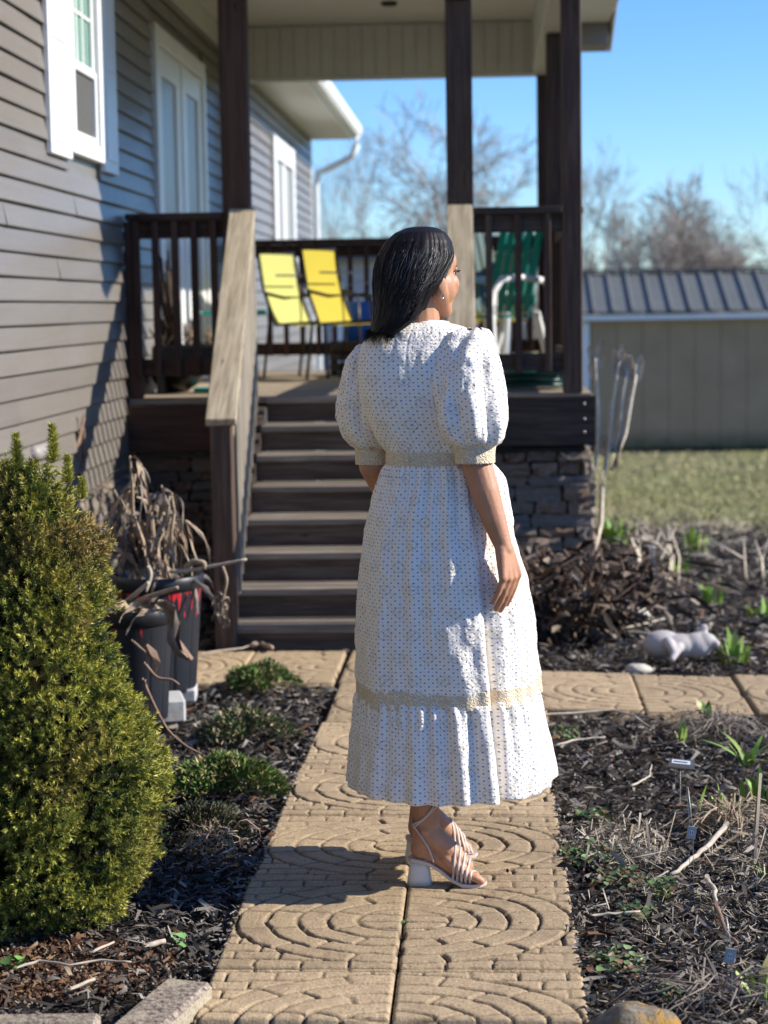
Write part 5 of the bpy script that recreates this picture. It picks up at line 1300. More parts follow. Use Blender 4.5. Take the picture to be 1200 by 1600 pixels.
# ------------------------------------------------------------------ leafy clumps
M['leafgreen'] = m_attr('leaf_colours', .5, .3)
def blades(name, n, rad, h, cols, label, loc, cat='plant', wd=.006, arch=.5, grp=None, seg=4, seed=0, wmul=(.7, 1.3), parent=None, up=1.0, loctilt=None):
    r = np.random.default_rng(seed + 900); a = r.random(n) * 6.28; q = np.sqrt(r.random(n)) * rad; b = np.stack([np.cos(a) * q, np.sin(a) * q * .8, 0 * a - .02], 1)
    out = a + r.normal(0, .7, n); hh = h * r.uniform(.45, 1.0, n) * (1 - .35 * q / rad); s = np.linspace(0, 1, seg); lean = r.uniform(.1, 1, n) * arch
    d = np.stack([np.cos(out), np.sin(out)], 1); V = []
    for i, t in enumerate(s):
        p = b + np.stack([d[:, 0] * lean * hh * t ** 1.6, d[:, 1] * lean * hh * t ** 1.6, hh * (t - .35 * lean * t ** 2) * up], 1)
        w = wd * r.uniform(*wmul, n) * (1 - t ** 2.2) * (.6 + .8 * min(1, 2 * t)) + .0004; tw = out + PI / 2 + r.normal(0, .3, n) * t
        sd = np.stack([np.cos(tw), np.sin(tw), 0 * tw], 1); V += [p - sd * w[:, None] / 2, p + sd * w[:, None] / 2]
    V = np.stack(V, 1); m = V.shape[1]; base = (np.arange(n) * m)[:, None]
    F = np.concatenate([base + [2 * i, 2 * i + 1, 2 * i + 3, 2 * i + 2] for i in range(seg - 1)])
    ci = r.choice(len(cols), n, p=[c[0] for c in cols]); C = np.array([c[1] for c in cols])[ci] * r.uniform(.75, 1.25, (n, 1))
    me = np_mesh(name, V.reshape(-1, 3), F, M['leafgreen'], col=np.repeat(C, m, 0))
    if parent is not None: return put(name, me, parent)
    o = put(name, me, None, (loc[0], loc[1], float(zg(loc[0], loc[1])) + .0)); return tag(o, label, cat, grp)
G1 = [(.45, (.07, .14, .03)), (.25, (.14, .22, .05)), (.18, (.30, .28, .09)), (.12, (.42, .33, .18))]
G2 = [(.35, (.05, .10, .03)), (.25, (.09, .15, .05)), (.25, (.30, .22, .13)), (.15, (.40, .32, .22))]
G3 = [(.4, (.02, .035, .015)), (.2, (.05, .08, .03)), (.4, (.10, .07, .04))]  # darkened palette, puts the shade over this clump into its leaf colours
def gz(px, py): p = onz(px, py, -.03); return (p.x, p.y)
def mound(px, py, rx, h, n, cols, label, seed, ll=.022, lw=.007):
    r = np.random.default_rng(seed + 300); c = gz(px, py); a = r.random(n) * 6.28; q = np.sqrt(r.random(n)); lp = 1 + .35 * np.sin(a * 3 + seed) + .2 * np.sin(a * 5 + 2 * seed)
    x = np.cos(a) * q * rx * lp; y = np.sin(a) * q * rx * lp * .8; top = h * np.sqrt(np.clip(1 - q ** 2, 0, 1)) * (.7 + .5 * fbm(np.stack([x, y, 0 * x], 1), 22, 2, seed))
    z = top * (1 - .55 * r.random(n) ** 2) + .004; P0 = np.stack([x, y, z], 1)
    d = np.stack([x / rx * .9, y / rx * .9, .55 + 0 * x], 1) + r.normal(0, .45, (n, 3)); d /= np.linalg.norm(d, axis=1)[:, None]
    sd = np.cross(d, r.normal(0, 1, (n, 3))); sd /= np.linalg.norm(sd, axis=1)[:, None]; nn = np.cross(sd, d); L = ll * r.uniform(.5, 1.4, n)[:, None]; w = lw * r.uniform(.5, 1.3, n)[:, None]
    V = np.stack([P0, P0 + d * L * .5 - sd * w / 2 + nn * w * .2, P0 + d * L + nn * L * r.normal(0, .2, n)[:, None], P0 + d * L * .5 + sd * w / 2 + nn * w * .2], 1)
    b = (np.arange(n) * 4)[:, None]; ci = r.choice(len(cols), n, p=[k[0] for k in cols]); C = np.array([k[1] for k in cols])[ci] * r.uniform(.7, 1.3, (n, 1))
    e = empty('evergreen_clump', label, 'plant', (c[0], c[1], float(zg(*c)))); put('foliage', np_mesh('foliage', V.reshape(-1, 3), np.concatenate([b + [0, 1, 2], b + [0, 2, 3]]), M['leafgreen'], col=np.repeat(C, 4, 0)), e)
    st_ = MB(); rr = random.Random(seed)
    for k in range(26):
        t = rr.uniform(0, 6.28); p = Vector((rr.gauss(0, rx * .15), rr.gauss(0, rx * .15), -.01)); qd = Vector((math.cos(t) * rx * rr.uniform(.3, .95), math.sin(t) * rx * .7 * rr.uniform(.3, .95), h * rr.uniform(.3, .8))); st_.tube([p, p.lerp(qd, .5) + Vector((0, 0, h * .2)), qd], [.003, .0024, .0015], 5, False)
    st_.build('stems', M['stickd'], e)
mound(402, 1068, .115, .115, 3200, G1, 'light green leafy perennial clump at the step corner of the path', 1)
mound(378, 1150, .150, .105, 4200, G2, 'brownish green perennial clump in the middle of the left bed', 2)
mound(352, 1236, .175, .120, 6500, G1, 'bright green leafy clump beside the path, nearest lit one', 3, .026, .007)
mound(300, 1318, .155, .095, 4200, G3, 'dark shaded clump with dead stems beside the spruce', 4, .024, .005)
def weedpatch(px, py, rx, n, label, seed, cols=None, h=.02, lf=.011):
    r = np.random.default_rng(seed + 50); c = gz(px, py); a = r.random(n) * 6.28; q = np.sqrt(r.random(n)); X = c[0] + rx * q * np.cos(a); Y = c[1] + rx * 1.3 * q * np.sin(a)
    kk = ~on_path(X, Y, -.012); X, Y = X[kk], Y[kk]; n = len(X); Z = zg(X, Y) + r.uniform(-.008, h, n)
    nr = np.stack([r.normal(0, .45, n), r.normal(-.1, .45, n), np.ones(n)], 1); nr /= np.linalg.norm(nr, axis=1)[:, None]; u = np.cross(nr, r.normal(0, 1, (n, 3))); u /= np.linalg.norm(u, axis=1)[:, None]; v = np.cross(nr, u)
    S = lf * r.uniform(.5, 1.2, n)[:, None]; C0 = np.stack([X, Y, Z], 1); K = 6; V = [C0 - nr * S * .15]
    for k in range(K): t = 2 * PI * k / K; V.append(C0 + (u * math.cos(t) + v * math.sin(t) * .8) * S * (1 if k % 2 else .7))
    V = np.stack(V, 1); b = (np.arange(n) * (K + 1))[:, None]; F = np.concatenate([b + [0, 1 + k, 1 + (k + 1) % K] for k in range(K)])
    cols = cols or [(.05, .10, .035), (.09, .15, .05), (.14, .20, .08), (.17, .11, .05)]; C = np.array(cols)[r.integers(0, len(cols), n)] * r.uniform(.7, 1.3, (n, 1))
    o = put('weed_patch', np_mesh('weed_patch', V.reshape(-1, 3), F, M['leafgreen'], True, col=np.repeat(C, K + 1, 0))); return tag(o, label, 'weeds')
weedpatch(925, 1348, .085, 330, 'largest green weed patch hugging the right edge of the path', 1)
weedpatch(965, 1392, .07, 150, 'reddish green weeds just below the largest weed patch', 2, [(.10, .10, .05), (.09, .13, .05), (.16, .09, .05)])
weedpatch(1035, 1420, .035, 110, 'small upright green weed in open mulch right of the path', 3, h=.05)
weedpatch(965, 1525, .065, 170, 'pale green weed patch by the path above the lichen rock', 4, [(.12, .19, .07), (.20, .27, .12), (.20, .12, .07)])
weedpatch(925, 1285, .05, 120, 'green weeds in the dry grass at the path edge behind the skirt', 5)
weedpatch(995, 1445, .05, 60, 'sparse weed sprigs between the path and the wire marker', 6)
weedpatch(1045, 1570, .03, 40, 'tiny weed sprout right of the lichen rock', 7)
weedpatch(885, 1145, .05, 90, 'low green weeds by the cross path corner', 8)
weedpatch(25, 1530, .022, 14, 'two-leaved green seedling in litter under the spruce', 9, [(.16, .30, .08)], .02, .018)
weedpatch(277, 1493, .016, 9, 'tiny green seedling in mulch above the concrete edging', 10, [(.14, .28, .09)], .02, .014)
# weed in the paver joint
r = np.random.default_rng(4); c = onz(636, 1443, 0)
jw = blades('joint_weed', 90, .022, .035, [(.6, (.06, .12, .03)), (.4, (.13, .19, .06))], 'small green weed growing in the paver joint by the sandal', (c.x, c.y), 'weed', wd=.006, seed=15)

# daylily fans
GL = [(.60, (.20, .34, .06)), (.28, (.34, .45, .11)), (.12, (.45, .40, .16))]
def lily(px, py, n, h, label, seed, arch=.6, wd=.016, rad=.03): return blades('daylily', int(n * 1.4), rad, h * 1.55, GL, label, gz(px, py), 'plant', wd=wd, arch=arch, seed=seed, seg=6, wmul=(.7, 1.1))
lily(1165, 1185, 9, .12, 'green daylily shoots with one long leaf arching left', 21, 1.3)
lily(1088, 1275, 5, .10, 'narrow pair of upright green daylily blades behind the upper wire tag', 22, .25)
lily(1135, 1280, 8, .09, 'stubby yellow-green daylily shoots in matted straw', 23, .5, .018, .05)
lily(1185, 1245, 8, .10, 'daylily shoots at the right edge between the straw mats', 24, .4, .018, .05)
lily(1190, 1575, 5, .13, 'bright green iris blades at the lower right corner', 25, .8, .02)
lily(1198, 1375, 4, .06, 'short yellow-green shoot at the right picture edge', 26, .5, .015)
lily(1062, 1150, 5, .08, 'short green shoot with pale tip just below the cross path', 27, .3, .016)
lily(1115, 905, 14, .14, 'green iris fan in the far bed behind the fallen pig', 28, .7, .025, .05)
lily(1145, 1012, 18, .15, 'large green leafy clump right of the fallen pig', 29, .8, .03, .06)
lily(1060, 850, 10, .12, 'green tuft in the far right bed near the lawn', 30, .8, .03, .06)
lily(1085, 810, 14, .16, 'yellow-green tuft at the edge of the lawn', 31, .8, .04, .08)
lily(960, 800, 18, .20, 'yellow-green grassy tuft by the stone pier', 32, .8, .04, .10)
lily(1190, 930, 10, .10, 'dark green leaves at the right edge above the cross path', 33, .9, .03, .08)
# drooping bud on the cross path edge
pl = blades('drooping_plant', 10, .012, .12, [(.7, (.10, .20, .05)), (.3, (.45, .42, .18))], 'drooping green shoot with curled leaves at the cross path edge', gz(1103, 1112), wd=.026, arch=.8, seed=40, seg=7)
# dead mats
M['deadleaf'] = simple('dead_tan_leaf', (.33, .25, .17), .85, .55, 30, .4)
M['deadgrey'] = simple('dead_grey_leaf', (.20, .165, .135), .85, .4, 30, .4)
def deadmat(px, py, n, rad, L, label, seed, mat='deadgrey', w=.0042):
    r = random.Random(seed); c = gz(px, py); m = MB()
    for i in range(n):
        a = r.uniform(0, 6.28); b = Vector((r.gauss(0, rad * .25), r.gauss(0, rad * .25), r.uniform(.01, .05))); l = L * r.uniform(.5, 1.1); pts = []
        for t in np.linspace(0, 1, 6): pts.append(b + Vector((math.cos(a + t * r.uniform(-.3, .9)), math.sin(a + t * .4), 0)) * l * t + Vector((0, 0, .07 * math.sin(t * 2.6) * r.uniform(.3, 1) - .05 * t)))
        m.ribbon(pts, [w * k for k in (.7, 1, 1, .9, .6, .2)], (-math.sin(a), math.cos(a), r.uniform(-.5, .5)), .2, r.uniform(-2, 2))
    return tag(m.build('dead_foliage', M[mat], None, True, (c[0], c[1], float(zg(c[0], c[1])))), label, 'dead plant')
deadmat(1120, 1140, 110, .10, .20, 'collapsed grey mat of dead daylily leaves below the cross path', 1)
deadmat(1140, 1300, 90, .10, .17, 'curled tan mat of dead leaves under the daylily shoots', 2, 'deadleaf')
deadmat(1120, 1590, 60, .10, .22, 'fan of dead grey leaves at the lower right corner', 3)
deadmat(330, 1340, 60, .08, .12, 'thin dead stems splayed over the dark shaded clump', 4, 'deadleaf', .003)

# ------------------------------------------------------------------ sticks
M['stick'] = simple('bleached_stick', (.42, .36, .28), .8, .3, 30, .4)
def stick(pp_, rad, label, mat='stick', z=.02, cat='stick', jit=.0):
    pts = []
    for i, (px, py) in enumerate(pp_):
        p = onz(px, py, 0); p = onz(px, py, float(zg(p.x, p.y)) + (z[i] if hasattr(z, '__len__') else z)); pts.append(p)
    q = []
    for i in range(len(pts) - 1):
        for k in range(4): q.append(pts[i].lerp(pts[i + 1], k / 4) + Vector((rng.normal(0, .002), rng.normal(0, .002), rng.normal(0, .001))))
    q.append(pts[-1]); n = len(q)
    return tag(MB().tube(q, [rad * (1 - .4 * i / n) for i in range(n)], 8).build('stick', M[mat], None, True), label, cat)
stick([(1137, 1287), (1110, 1318), (1080, 1342), (1048, 1366)], .008, 'long bleached stick slanting below the daylilies', z=[.04, .035, .025, .015])
stick([(1104, 1370), (1117, 1392), (1118, 1410)], .007, 'short curved bleached stick standing in the mulch', z=[.03, .03, .01])
stick([(1119, 1412), (1128, 1440), (1140, 1462), (1152, 1475)], .006, 'brown stem running toward the lower wire marker', 'stickd')
stick([(920, 1430), (950, 1428), (1000, 1424)], .004, 'thin pale stick lying flat in mulch by the path', z=.012)
stick([(985, 1228), (1000, 1222), (1015, 1212), (1018, 1195)], .004, 'pale bent twig left of the grey plant label')
stick([(830, 1118), (960, 1110), (990, 1118), (1020, 1138)], .005, 'long grey stem lying along the cross path edge')
stick([(865, 1165), (905, 1155), (945, 1152)], .004, 'pale stem in the mulch right of the skirt')
stick([(980, 987), (1020, 990)], .007, 'pale stick end left of the fallen pig')
stick([(960, 985), (1060, 962), (1110, 968)], .006, 'grey stick lying behind the fallen pig')
stick([(20, 1513), (60, 1500), (110, 1508), (160, 1500), (205, 1503)], .0035, 'thin crooked twig across the litter under the spruce')
stick([(105, 1548), (148, 1530)], .005, 'bleached splinter on the mulch near the concrete edging')
stick([(222, 1478), (258, 1470)], .008, 'flat whitish bark piece in the left mulch')
stick([(140, 1490), (178, 1472)], .004, 'pale splinter below the spruce branches')
stick([(305, 1022), (380, 1012), (400, 1006)], .004, 'thin twig on the pavers before the bottom step', z=.02)
stick([(395, 1008), (405, 1004), (425, 1012)], .014, 'curled dead leaf on the pavers at the bottom step', 'deadleaf', .025, 'leaf')
stick([(345, 1335), (365, 1325)], .003, 'thin twig beside the shaded part of the path')

# ------------------------------------------------------------------ black pots with red paint
def m_pot():
    t = NT('black_pot_with_red_paint'); v = t.tc(); sx = t.new('SeparateXYZ'); t.link(v, sx.inputs[0])
    n = t.noise(t.mapping(v, (42, 42, 6.0)), 1.0, 4, .6); top = t.math('MULTIPLY_ADD', sx.outputs[2], 2.4, -.72)
    m = t.math('GREATER_THAN', t.math('ADD', n, t.math('MULTIPLY', top, .75)), .66)
    t.col(t.mix(m, (.016, .018, .024), (.62, .018, .03))); t.rough(.4, .4); t.nrm(t.bump(t.noise(v, 40, 3), .15, .003)); return t.m
M['pot'] = m_pot()
def pot(x, y, z0, R, h, label):
    e = empty('flower_pot', label, 'pot', (x, y, z0)); b = MB(); n = 72; prof = [(.80, 0), (.82, .02), (1.0, h - .05)]
    V = []; 
    for k_, (r_, z) in enumerate(prof + [(.93, h - .06), (.80, .05)]):
        for k in range(n):
            g = -.025 if k % 6 == 0 and z < h - .055 and k_ < 3 else 0; V.append((R * (r_ + g) * math.cos(2 * PI * k / n), R * (r_ + g) * math.sin(2 * PI * k / n), z))
    F = [(i * n + k, i * n + (k + 1) % n, (i + 1) * n + (k + 1) % n, (i + 1) * n + k) for i in range(4) for k in range(n)] + [tuple(range(n))[::-1]]
    b.quadmesh(V, F); b.build('bowl', M['pot'], e)
    MB().lathe([(R * 1.0, h - .055), (R * 1.05, h - .05), (R * 1.06, h - .004), (R * 1.03, h), (R * .96, h), (R * .95, h - .055)], 48).build('rim', M['dark_plastic'], e, True)
    MB().lathe([(.001, h - .07), (R * .93, h - .075), (R * .93, h - .09), (.001, h - .09)], 32).build('soil', M['soil'], e)
    return e
PR = at(243, 900, 7.1); PF = at(212, 950, 6.55)
zr0 = at(240, 1088, 7.0).z; zf0 = at(230, 1140, 6.45).z
pot(PR.x, 7.15, zr0, .165, at(240, 896, 7.15).z - zr0, 'tall black pot with red paint drips, rear one, below dead canna stalks')
pot(PF.x, 6.55, zf0 + .02, .125, at(215, 952, 6.5).z - zf0 - .02, 'smaller black pot with red paint drips in front of the tall pot')
M['block'] = simple('pale_concrete_block', (.44, .43, .41), .9, .15, 20, .5)
c = at(268, 1118, 6.85)
tag(MB().box((-.065, -.09, 0), (.045, .09, .085), .008).build('concrete_block', M['block'], None, False, (c.x, 6.85, c.z - .01), (0, 0, .25)), 'pale concrete block propped beside the black pots', 'block')
c = at(292, 1088, 7.1); tag(MB().box((-.05, -.07, 0), (.03, .07, .05), .006).build('concrete_block', M['block'], None, False, (c.x, 7.15, c.z - .02), (0, 0, .1)), 'small pale block half under the tall black pot', 'block')
# dead canna plants
def droop(m, p, dirx, L, w, r, fall=1.0):
    p = Vector(p); pts = [p]; d = Vector((dirx * r.uniform(.2, .7), r.uniform(-.5, .5), r.uniform(.2, 1.0))).normalized()
    for k in range(9): d = (d + Vector((r.gauss(0, .22), r.gauss(0, .22), -.30 * fall + r.gauss(0, .15)))).normalized(); pts.append(pts[-1] + d * L / 9)
    ww = [w * a * r.uniform(.3, 1.5) for a in (.3, .7, 1, 1, .9, .8, .8, .6, .4, .15)]
    m.ribbon(pts, ww, (r.uniform(-1, 1), r.uniform(-1, 1), .2), r.uniform(-.25, .25), r.uniform(-5, 5))
cn = empty('dead_canna', 'tall dried canna stalks with drooping tan leaves in the rear pot', 'dead plant', (PR.x, 7.15, at(240, 900, 7.15).z - .06))
r = random.Random(31); base = cn.location
stalks = [((232, 890), (203, 712)), ((240, 890), (212, 740)), ((222, 890), (178, 765)), ((258, 890), (252, 758)), ((262, 888), (266, 800)), ((250, 890), (232, 790)), ((215, 885), (165, 830)), ((270, 890), (268, 770))]
for i, (a, b) in enumerate(stalks):
    y = 7.15 + r.uniform(-.08, .08); p0 = at(*a, y); p1 = at(*b, y + r.uniform(-.05, .05)); mid = p0.lerp(p1, .5) + Vector((r.gauss(0, .02), 0, 0))
    s = MB(); s.tube([p0 - base, p0.lerp(mid, .5) - base + Vector((r.gauss(0, .01), 0, 0)), mid - base, mid.lerp(p1, .5) - base + Vector((r.gauss(0, .01), 0, 0)), p1 - base], [.008, .0075, .007, .006, .004], 7); s.build('stalk', M['deadleaf'], cn, True)
    for k in range(11):
        t = r.uniform(.35, 1.0); l = MB(); droop(l, p0.lerp(p1, t) - base, r.choice((-1, 1)), r.uniform(.10, .30), r.uniform(.006, .030), r, 2.3); l.build('dead_leaf', M[r.choice(['deadleaf', 'deadleaf', 'deadgrey', 'stickd'])], cn)
for k in range(26):
    l = MB(); droop(l, Vector((r.uniform(-.13, .13), r.uniform(-.12, .05), .03)), r.choice((-1, 1)), r.uniform(.1, .24), r.uniform(.012, .03), r, 1.2); l.build('dead_leaf', M['deadleaf' if r.random() < .6 else 'deadgrey'], cn, True)
def poly(mat, pts, rad, name, parent, base):
    pts = [at(*p) - base for p in pts]; q = []
    for i in range(len(pts) - 1):
        for k in range(4):
            t = k / 4; a, b, c_, d_ = pts[max(i - 1, 0)], pts[i], pts[i + 1], pts[min(i + 2, len(pts) - 1)]
            q.append(.5 * ((2 * b) + (c_ - a) * t + (2 * a - 5 * b + 4 * c_ - d_) * t * t + (-a + 3 * b - 3 * c_ + d_) * t ** 3))
    q.append(pts[-1]); n = len(q); return MB().tube(q, [rad * (1 - .45 * i / n) for i in range(n)], 7).build(name, M[mat], parent, True)
poly('stick', [(262, 893, 7.0), (290, 892, 6.98), (330, 885, 6.95), (385, 874, 6.93)], .009, 'stalk', cn, base)
poly('deadleaf', [(288, 892, 7.0), (300, 879, 6.98), (318, 880, 6.96), (320, 890, 6.95)], .014, 'dead_leaf', cn, base)
poly('stick', [(232, 885, 7.0), (236, 900, 6.98), (228, 925, 6.95)], .008, 'stalk', cn, base)
poly('deadleaf', [(345, 880, 6.95), (354, 905, 6.95), (350, 930, 6.95), (344, 975, 6.95)], .007, 'dead_leaf', cn, base)
l = MB()
for k in range(9):
    for _ in range(4): p = at(346 + r.uniform(-7, 8), 926 + k * 5, 6.95) - base; droop(l, p, r.choice((-1, 1)), r.uniform(.03, .06), r.uniform(.006, .016), r, 2.0)
l.build('dead_leaf', M['deadleaf'], cn)
cf = empty('dead_canna', 'dead canna remains hanging over the front black pot', 'dead plant', (PF.x, 6.5, at(215, 950, 6.5).z)); base = cf.location
poly('deadleaf', [(205, 945, 6.5), (225, 935, 6.46), (255, 925, 6.44), (278, 918, 6.42)], .011, 'stalk', cf, base)
poly('stick', [(198, 940, 6.5), (215, 925, 6.47), (232, 910, 6.45)], .010, 'stalk', cf, base)
for off, mt in ((0, 'deadgrey'), (5, 'stickd'), (-4, 'deadleaf')):
    l = MB(); pts = [at(p[0] + off, p[1], 6.40 - off * .002) - base for p in ((250, 940), (266, 950), (272, 975), (268, 1000), (280, 1018), (296, 1030))]; l.ribbon(pts, [.02, .035, .04, .035, .03, .012], (1, .3, .3), .6, 2.0 + off); l.build('dead_leaf', M[mt], cf, True)
for k in range(22):
    l = MB(); droop(l, Vector((r.uniform(-.10, .12), r.uniform(-.1, .05), -.01)), r.choice((-1, 1)), r.uniform(.06, .18), r.uniform(.01, .03), r, 1.0); l.build('dead_leaf', M[r.choice(['deadleaf', 'deadgrey', 'stickd'])], cf, True)
for pts in ([(205, 1000, 6.2), (222, 1015, 6.2), (240, 1030, 6.2), (245, 1040, 6.2)], [(225, 1035, 6.0), (245, 1058, 6.0), (268, 1062, 6.0), (280, 1070, 6.0)], [(222, 1060, 5.9), (240, 1100, 5.9), (262, 1140, 5.9), (290, 1165, 5.9), (315, 1178, 5.9)], [(226, 1062, 5.9), (236, 1110, 5.9), (248, 1120, 5.9), (255, 1125, 5.9)]):
    poly('stickd', pts, .0055, 'stem', cf, base)
l = MB(); l.ribbon([at(228, 1008, 6.15) - base, at(238, 1022, 6.15) - base, at(246, 1035, 6.15) - base, at(242, 1055, 6.15) - base], [.015, .036, .028, .006], (1, .2, -.4), .5, 1.5); l.build('dead_leaf', M['stickd'], cf)
# small dead shrub against the siding above the spruce
ds_ = MB(); r = random.Random(8)
for k in range(9):
    a = at(118 + r.uniform(-6, 8), 760, 8.9); b = at(122 + r.uniform(-14, 10), 640 + r.uniform(0, 60), 8.9); ds_.tube([a, a.lerp(b, .5) + Vector((r.gauss(0, .02), r.gauss(0, .03), 0)), b], [.012, .010, .006], 5)
tag(ds_.build('withered_plant', M['stickd'], None, True), 'dark dried stems against the siding behind the spruce tip', 'dead plant')
# dead stalks by the pier
e = empty('dry_stalks', 'tall pale dried stalks with papery heads right of the stone pier', 'dead plant', (.72, 11, -.2)); base = e.location; r = random.Random(4)
M['drystalk'] = simple('papery_stalk', (.60, .53, .42), .8, .25, 30, .3)
for (a, b, c_) in (((926, 760), (934, 640), (930, 560)), ((940, 760), (955, 640), (968, 565)), ((955, 735), (972, 620), (980, 578)), ((962, 730), (985, 625), (994, 585)), ((932, 870), (940, 760), (950, 700))):
    p = [at(x_, y_, 10.6) - base for x_, y_ in (a, b, c_)]; MB().tube([p[0], p[0].lerp(p[1], .5) + Vector((.01, 0, 0)), p[1], p[1].lerp(p[2], .5), p[2]], [.016, .015, .014, .011, .008], 7).build('stalk', M['drystalk'], e, True)
    for k in range(5):
        l = MB(); q = p[2].lerp(p[1], r.uniform(0, .45)); dx = r.choice((-1, 1)) * r.uniform(.01, .035); l.ribbon([q, q + Vector((dx * .6, 0, .03)), q + Vector((dx, 0, .075)), q + Vector((dx * 1.1, 0, .11))], [.014, .045, .040, .008], (1, r.gauss(0, .4), 0), .35, r.gauss(0, 1)); l.build('seed_husk', M['drystalk'], e)
# dead twiggy bush
tb = MB(); r = random.Random(6); lf = MB()
for k in range(150):
    p = Vector((r.gauss(0, .10), r.gauss(0, .10), 0)); d = Vector((r.gauss(0, .5), r.gauss(0, .5), 1)).normalized(); pts = [p]
    for s in range(4): d = (d + Vector((r.gauss(0, .25), r.gauss(0, .25), r.gauss(0, .1)))).normalized(); pts.append(pts[-1] + d * r.uniform(.06, .13))
    tb.tube(pts, [.007, .006, .005, .004, .003], 5, False)
    for q in pts[1:]:
        for j in range(2):
            s = Vector((r.gauss(0, .04), r.gauss(0, .04), r.gauss(0, .03))); lf.ribbon([q + s, q + s * 1.6 + Vector((0, 0, -.01)), q + s * 2.1 + Vector((0, 0, -.03))], [.008, .026, .006], (r.gauss(0, 1), r.gauss(0, 1), .3), .4)
bush = empty('withered_shrub', 'dark withered shrub with dead leaves below the stone pier', 'shrub', (.33, 8.95, float(zg(.33, 8.95))))
bush.scale = (1.5, 1.2, 1.0)
tb.build('stems', M['stickd'], bush, True); M['deadmix'] = m_island('withered_leaves', [(0, (.02, .014, .01)), (.45, (.06, .04, .028)), (.75, (.16, .11, .08)), (.92, (.38, .32, .25))]); lf.build('leaves', M['deadmix'], bush, True)
stick([(822, 893), (842, 880), (858, 890), (866, 905)], .008, 'pale bent stem sticking out beside the skirt and pier', z=[.30, .32, .24, .1])
# small dried weeds across the far bed
for i, (px, py, h, lb) in enumerate(((1010, 868, .30, 'thin pair of pale stems leaning in the far bed'), (1045, 880, .35, 'straight grey stems standing in the far bed'), (1180, 860, .25, 'short dry weed stems by the far right bed edge'))):
    m = MB(); c = gz(px, py); r = random.Random(i)
    for k in range(5): 
        a = Vector((c[0] + r.gauss(0, .05), c[1] + r.gauss(0, .05), float(zg(*c)) - .02)); m.tube([a, a + Vector((r.gauss(0, .03), 0, h * .5)), a + Vector((r.gauss(0, .07), 0, h))], [.008, .007, .004], 5)
    tag(m.build('dry_weed', M['drystalk'], None, True), lb, 'dead plant')

# ------------------------------------------------------------------ fallen pig figurine
M['pig'] = simple('weathered_pale_plaster', (.43, .40, .385), .7, .18, 14, .3)
pg = MB(); pc = onz(1062, 1012, .04)
def Pg(px, py, dy=0.0, ): return at(px, py, 8.15 + dy)
pg.ell(Pg(1036, 1007, .02), (.088, .075, .062)); pg.ell(Pg(1062, 1009, .0), (.09, .07, .052)); pg.ell(Pg(1088, 1008, 0), (.072, .062, .055))
pg.ell(Pg(1103, 1003, -.01), (.045, .042, .040)); pg.capsule(Pg(1108, 1003, -.02), Pg(1118, 1006, -.03), .024, .020)
pg.capsule(Pg(1060, 1012, -.07), Pg(1050, 1030, -.13), .022, .014); pg.capsule(Pg(1044, 1004, -.07), Pg(1052, 1018, -.10), .026, .018)
pg.ell(Pg(1098, 984, .01), (.022, .010, .028), Matrix.Rotation(.5, 3, 'Y')); pg.ell(Pg(1092, 987, .04), (.018, .010, .024), Matrix.Rotation(-.3, 3, 'Y')); pg.capsule(Pg(1018, 990, .02), Pg(1013, 1000, .04), .008, .005)
pig = pg.build('pig_figurine', M['pig']); evaluated(pig, ('REMESH', dict(mode='VOXEL', voxel_size=.006, use_smooth_shade=True)), ('SMOOTH', dict(factor=.5, iterations=4))); pig.data.materials.clear(); pig.data.materials.append(M['pig'])
tag(pig, 'pale grey pig figurine lying on its side beyond the cross path', 'figurine')
M['palestone'] = simple('pale_stone', (.50, .46, .38), .85, .2, 20, .5)
def rock(px, py, s, label, mat='palestone', dy=0, seed=1, name='rock'):
    c = onz(px, py, 0); c.z = float(zg(c.x, c.y)); m = MB().ell((0, 0, 0), s, None, 22, 14)
    m.v = [tuple(Vector(v) * (1 + .28 * mnoise.noise(Vector(v) * 14 + Vector((seed, 0, 0))) + .10 * mnoise.noise(Vector(v) * 60))) for v in m.v]
    return tag(m.build(name, M[mat], None, True, c), label, 'stone')
rock(1000, 1024, (.055, .04, .03), 'pale yellowish stone left of the fallen pig')
rock(985, 925, (.10, .08, .05), 'tan rock in the far bed behind the withered shrub', 'palestone', 0, 3)
rock(1000, 788, (.07, .04, .02), 'pale flat stone at the lawn edge of the far bed', 'palestone', 0, 5)
rock(1018, 803, (.035, .03, .035), 'small round white stone near the lawn edge', 'white', 0, 6)
def m_lichen():
    t = NT('lichen_covered_rock'); v = t.tc(); n = t.noise(v, 40, 5, .7); n2 = t.noise(v, 18, 4, .6)
    c = t.ramp(n, [(.3, (.10, .085, .06)), (.55, (.24, .20, .14)), (.75, (.36, .32, .24))]); c = t.mix(t.ramp(n2, [(.52, (0, 0, 0)), (.58, (1, 1, 1))]), c, (.34, .20, .06)); t.col(c); t.rough(.9, .2); t.nrm(t.bump(n, 1, .008)); return t.m
M['lichen'] = m_lichen(); rock(992, 1606, (.095, .07, .045), 'rough rock with orange lichen at the path edge, bottom right', 'lichen', 0, 9)

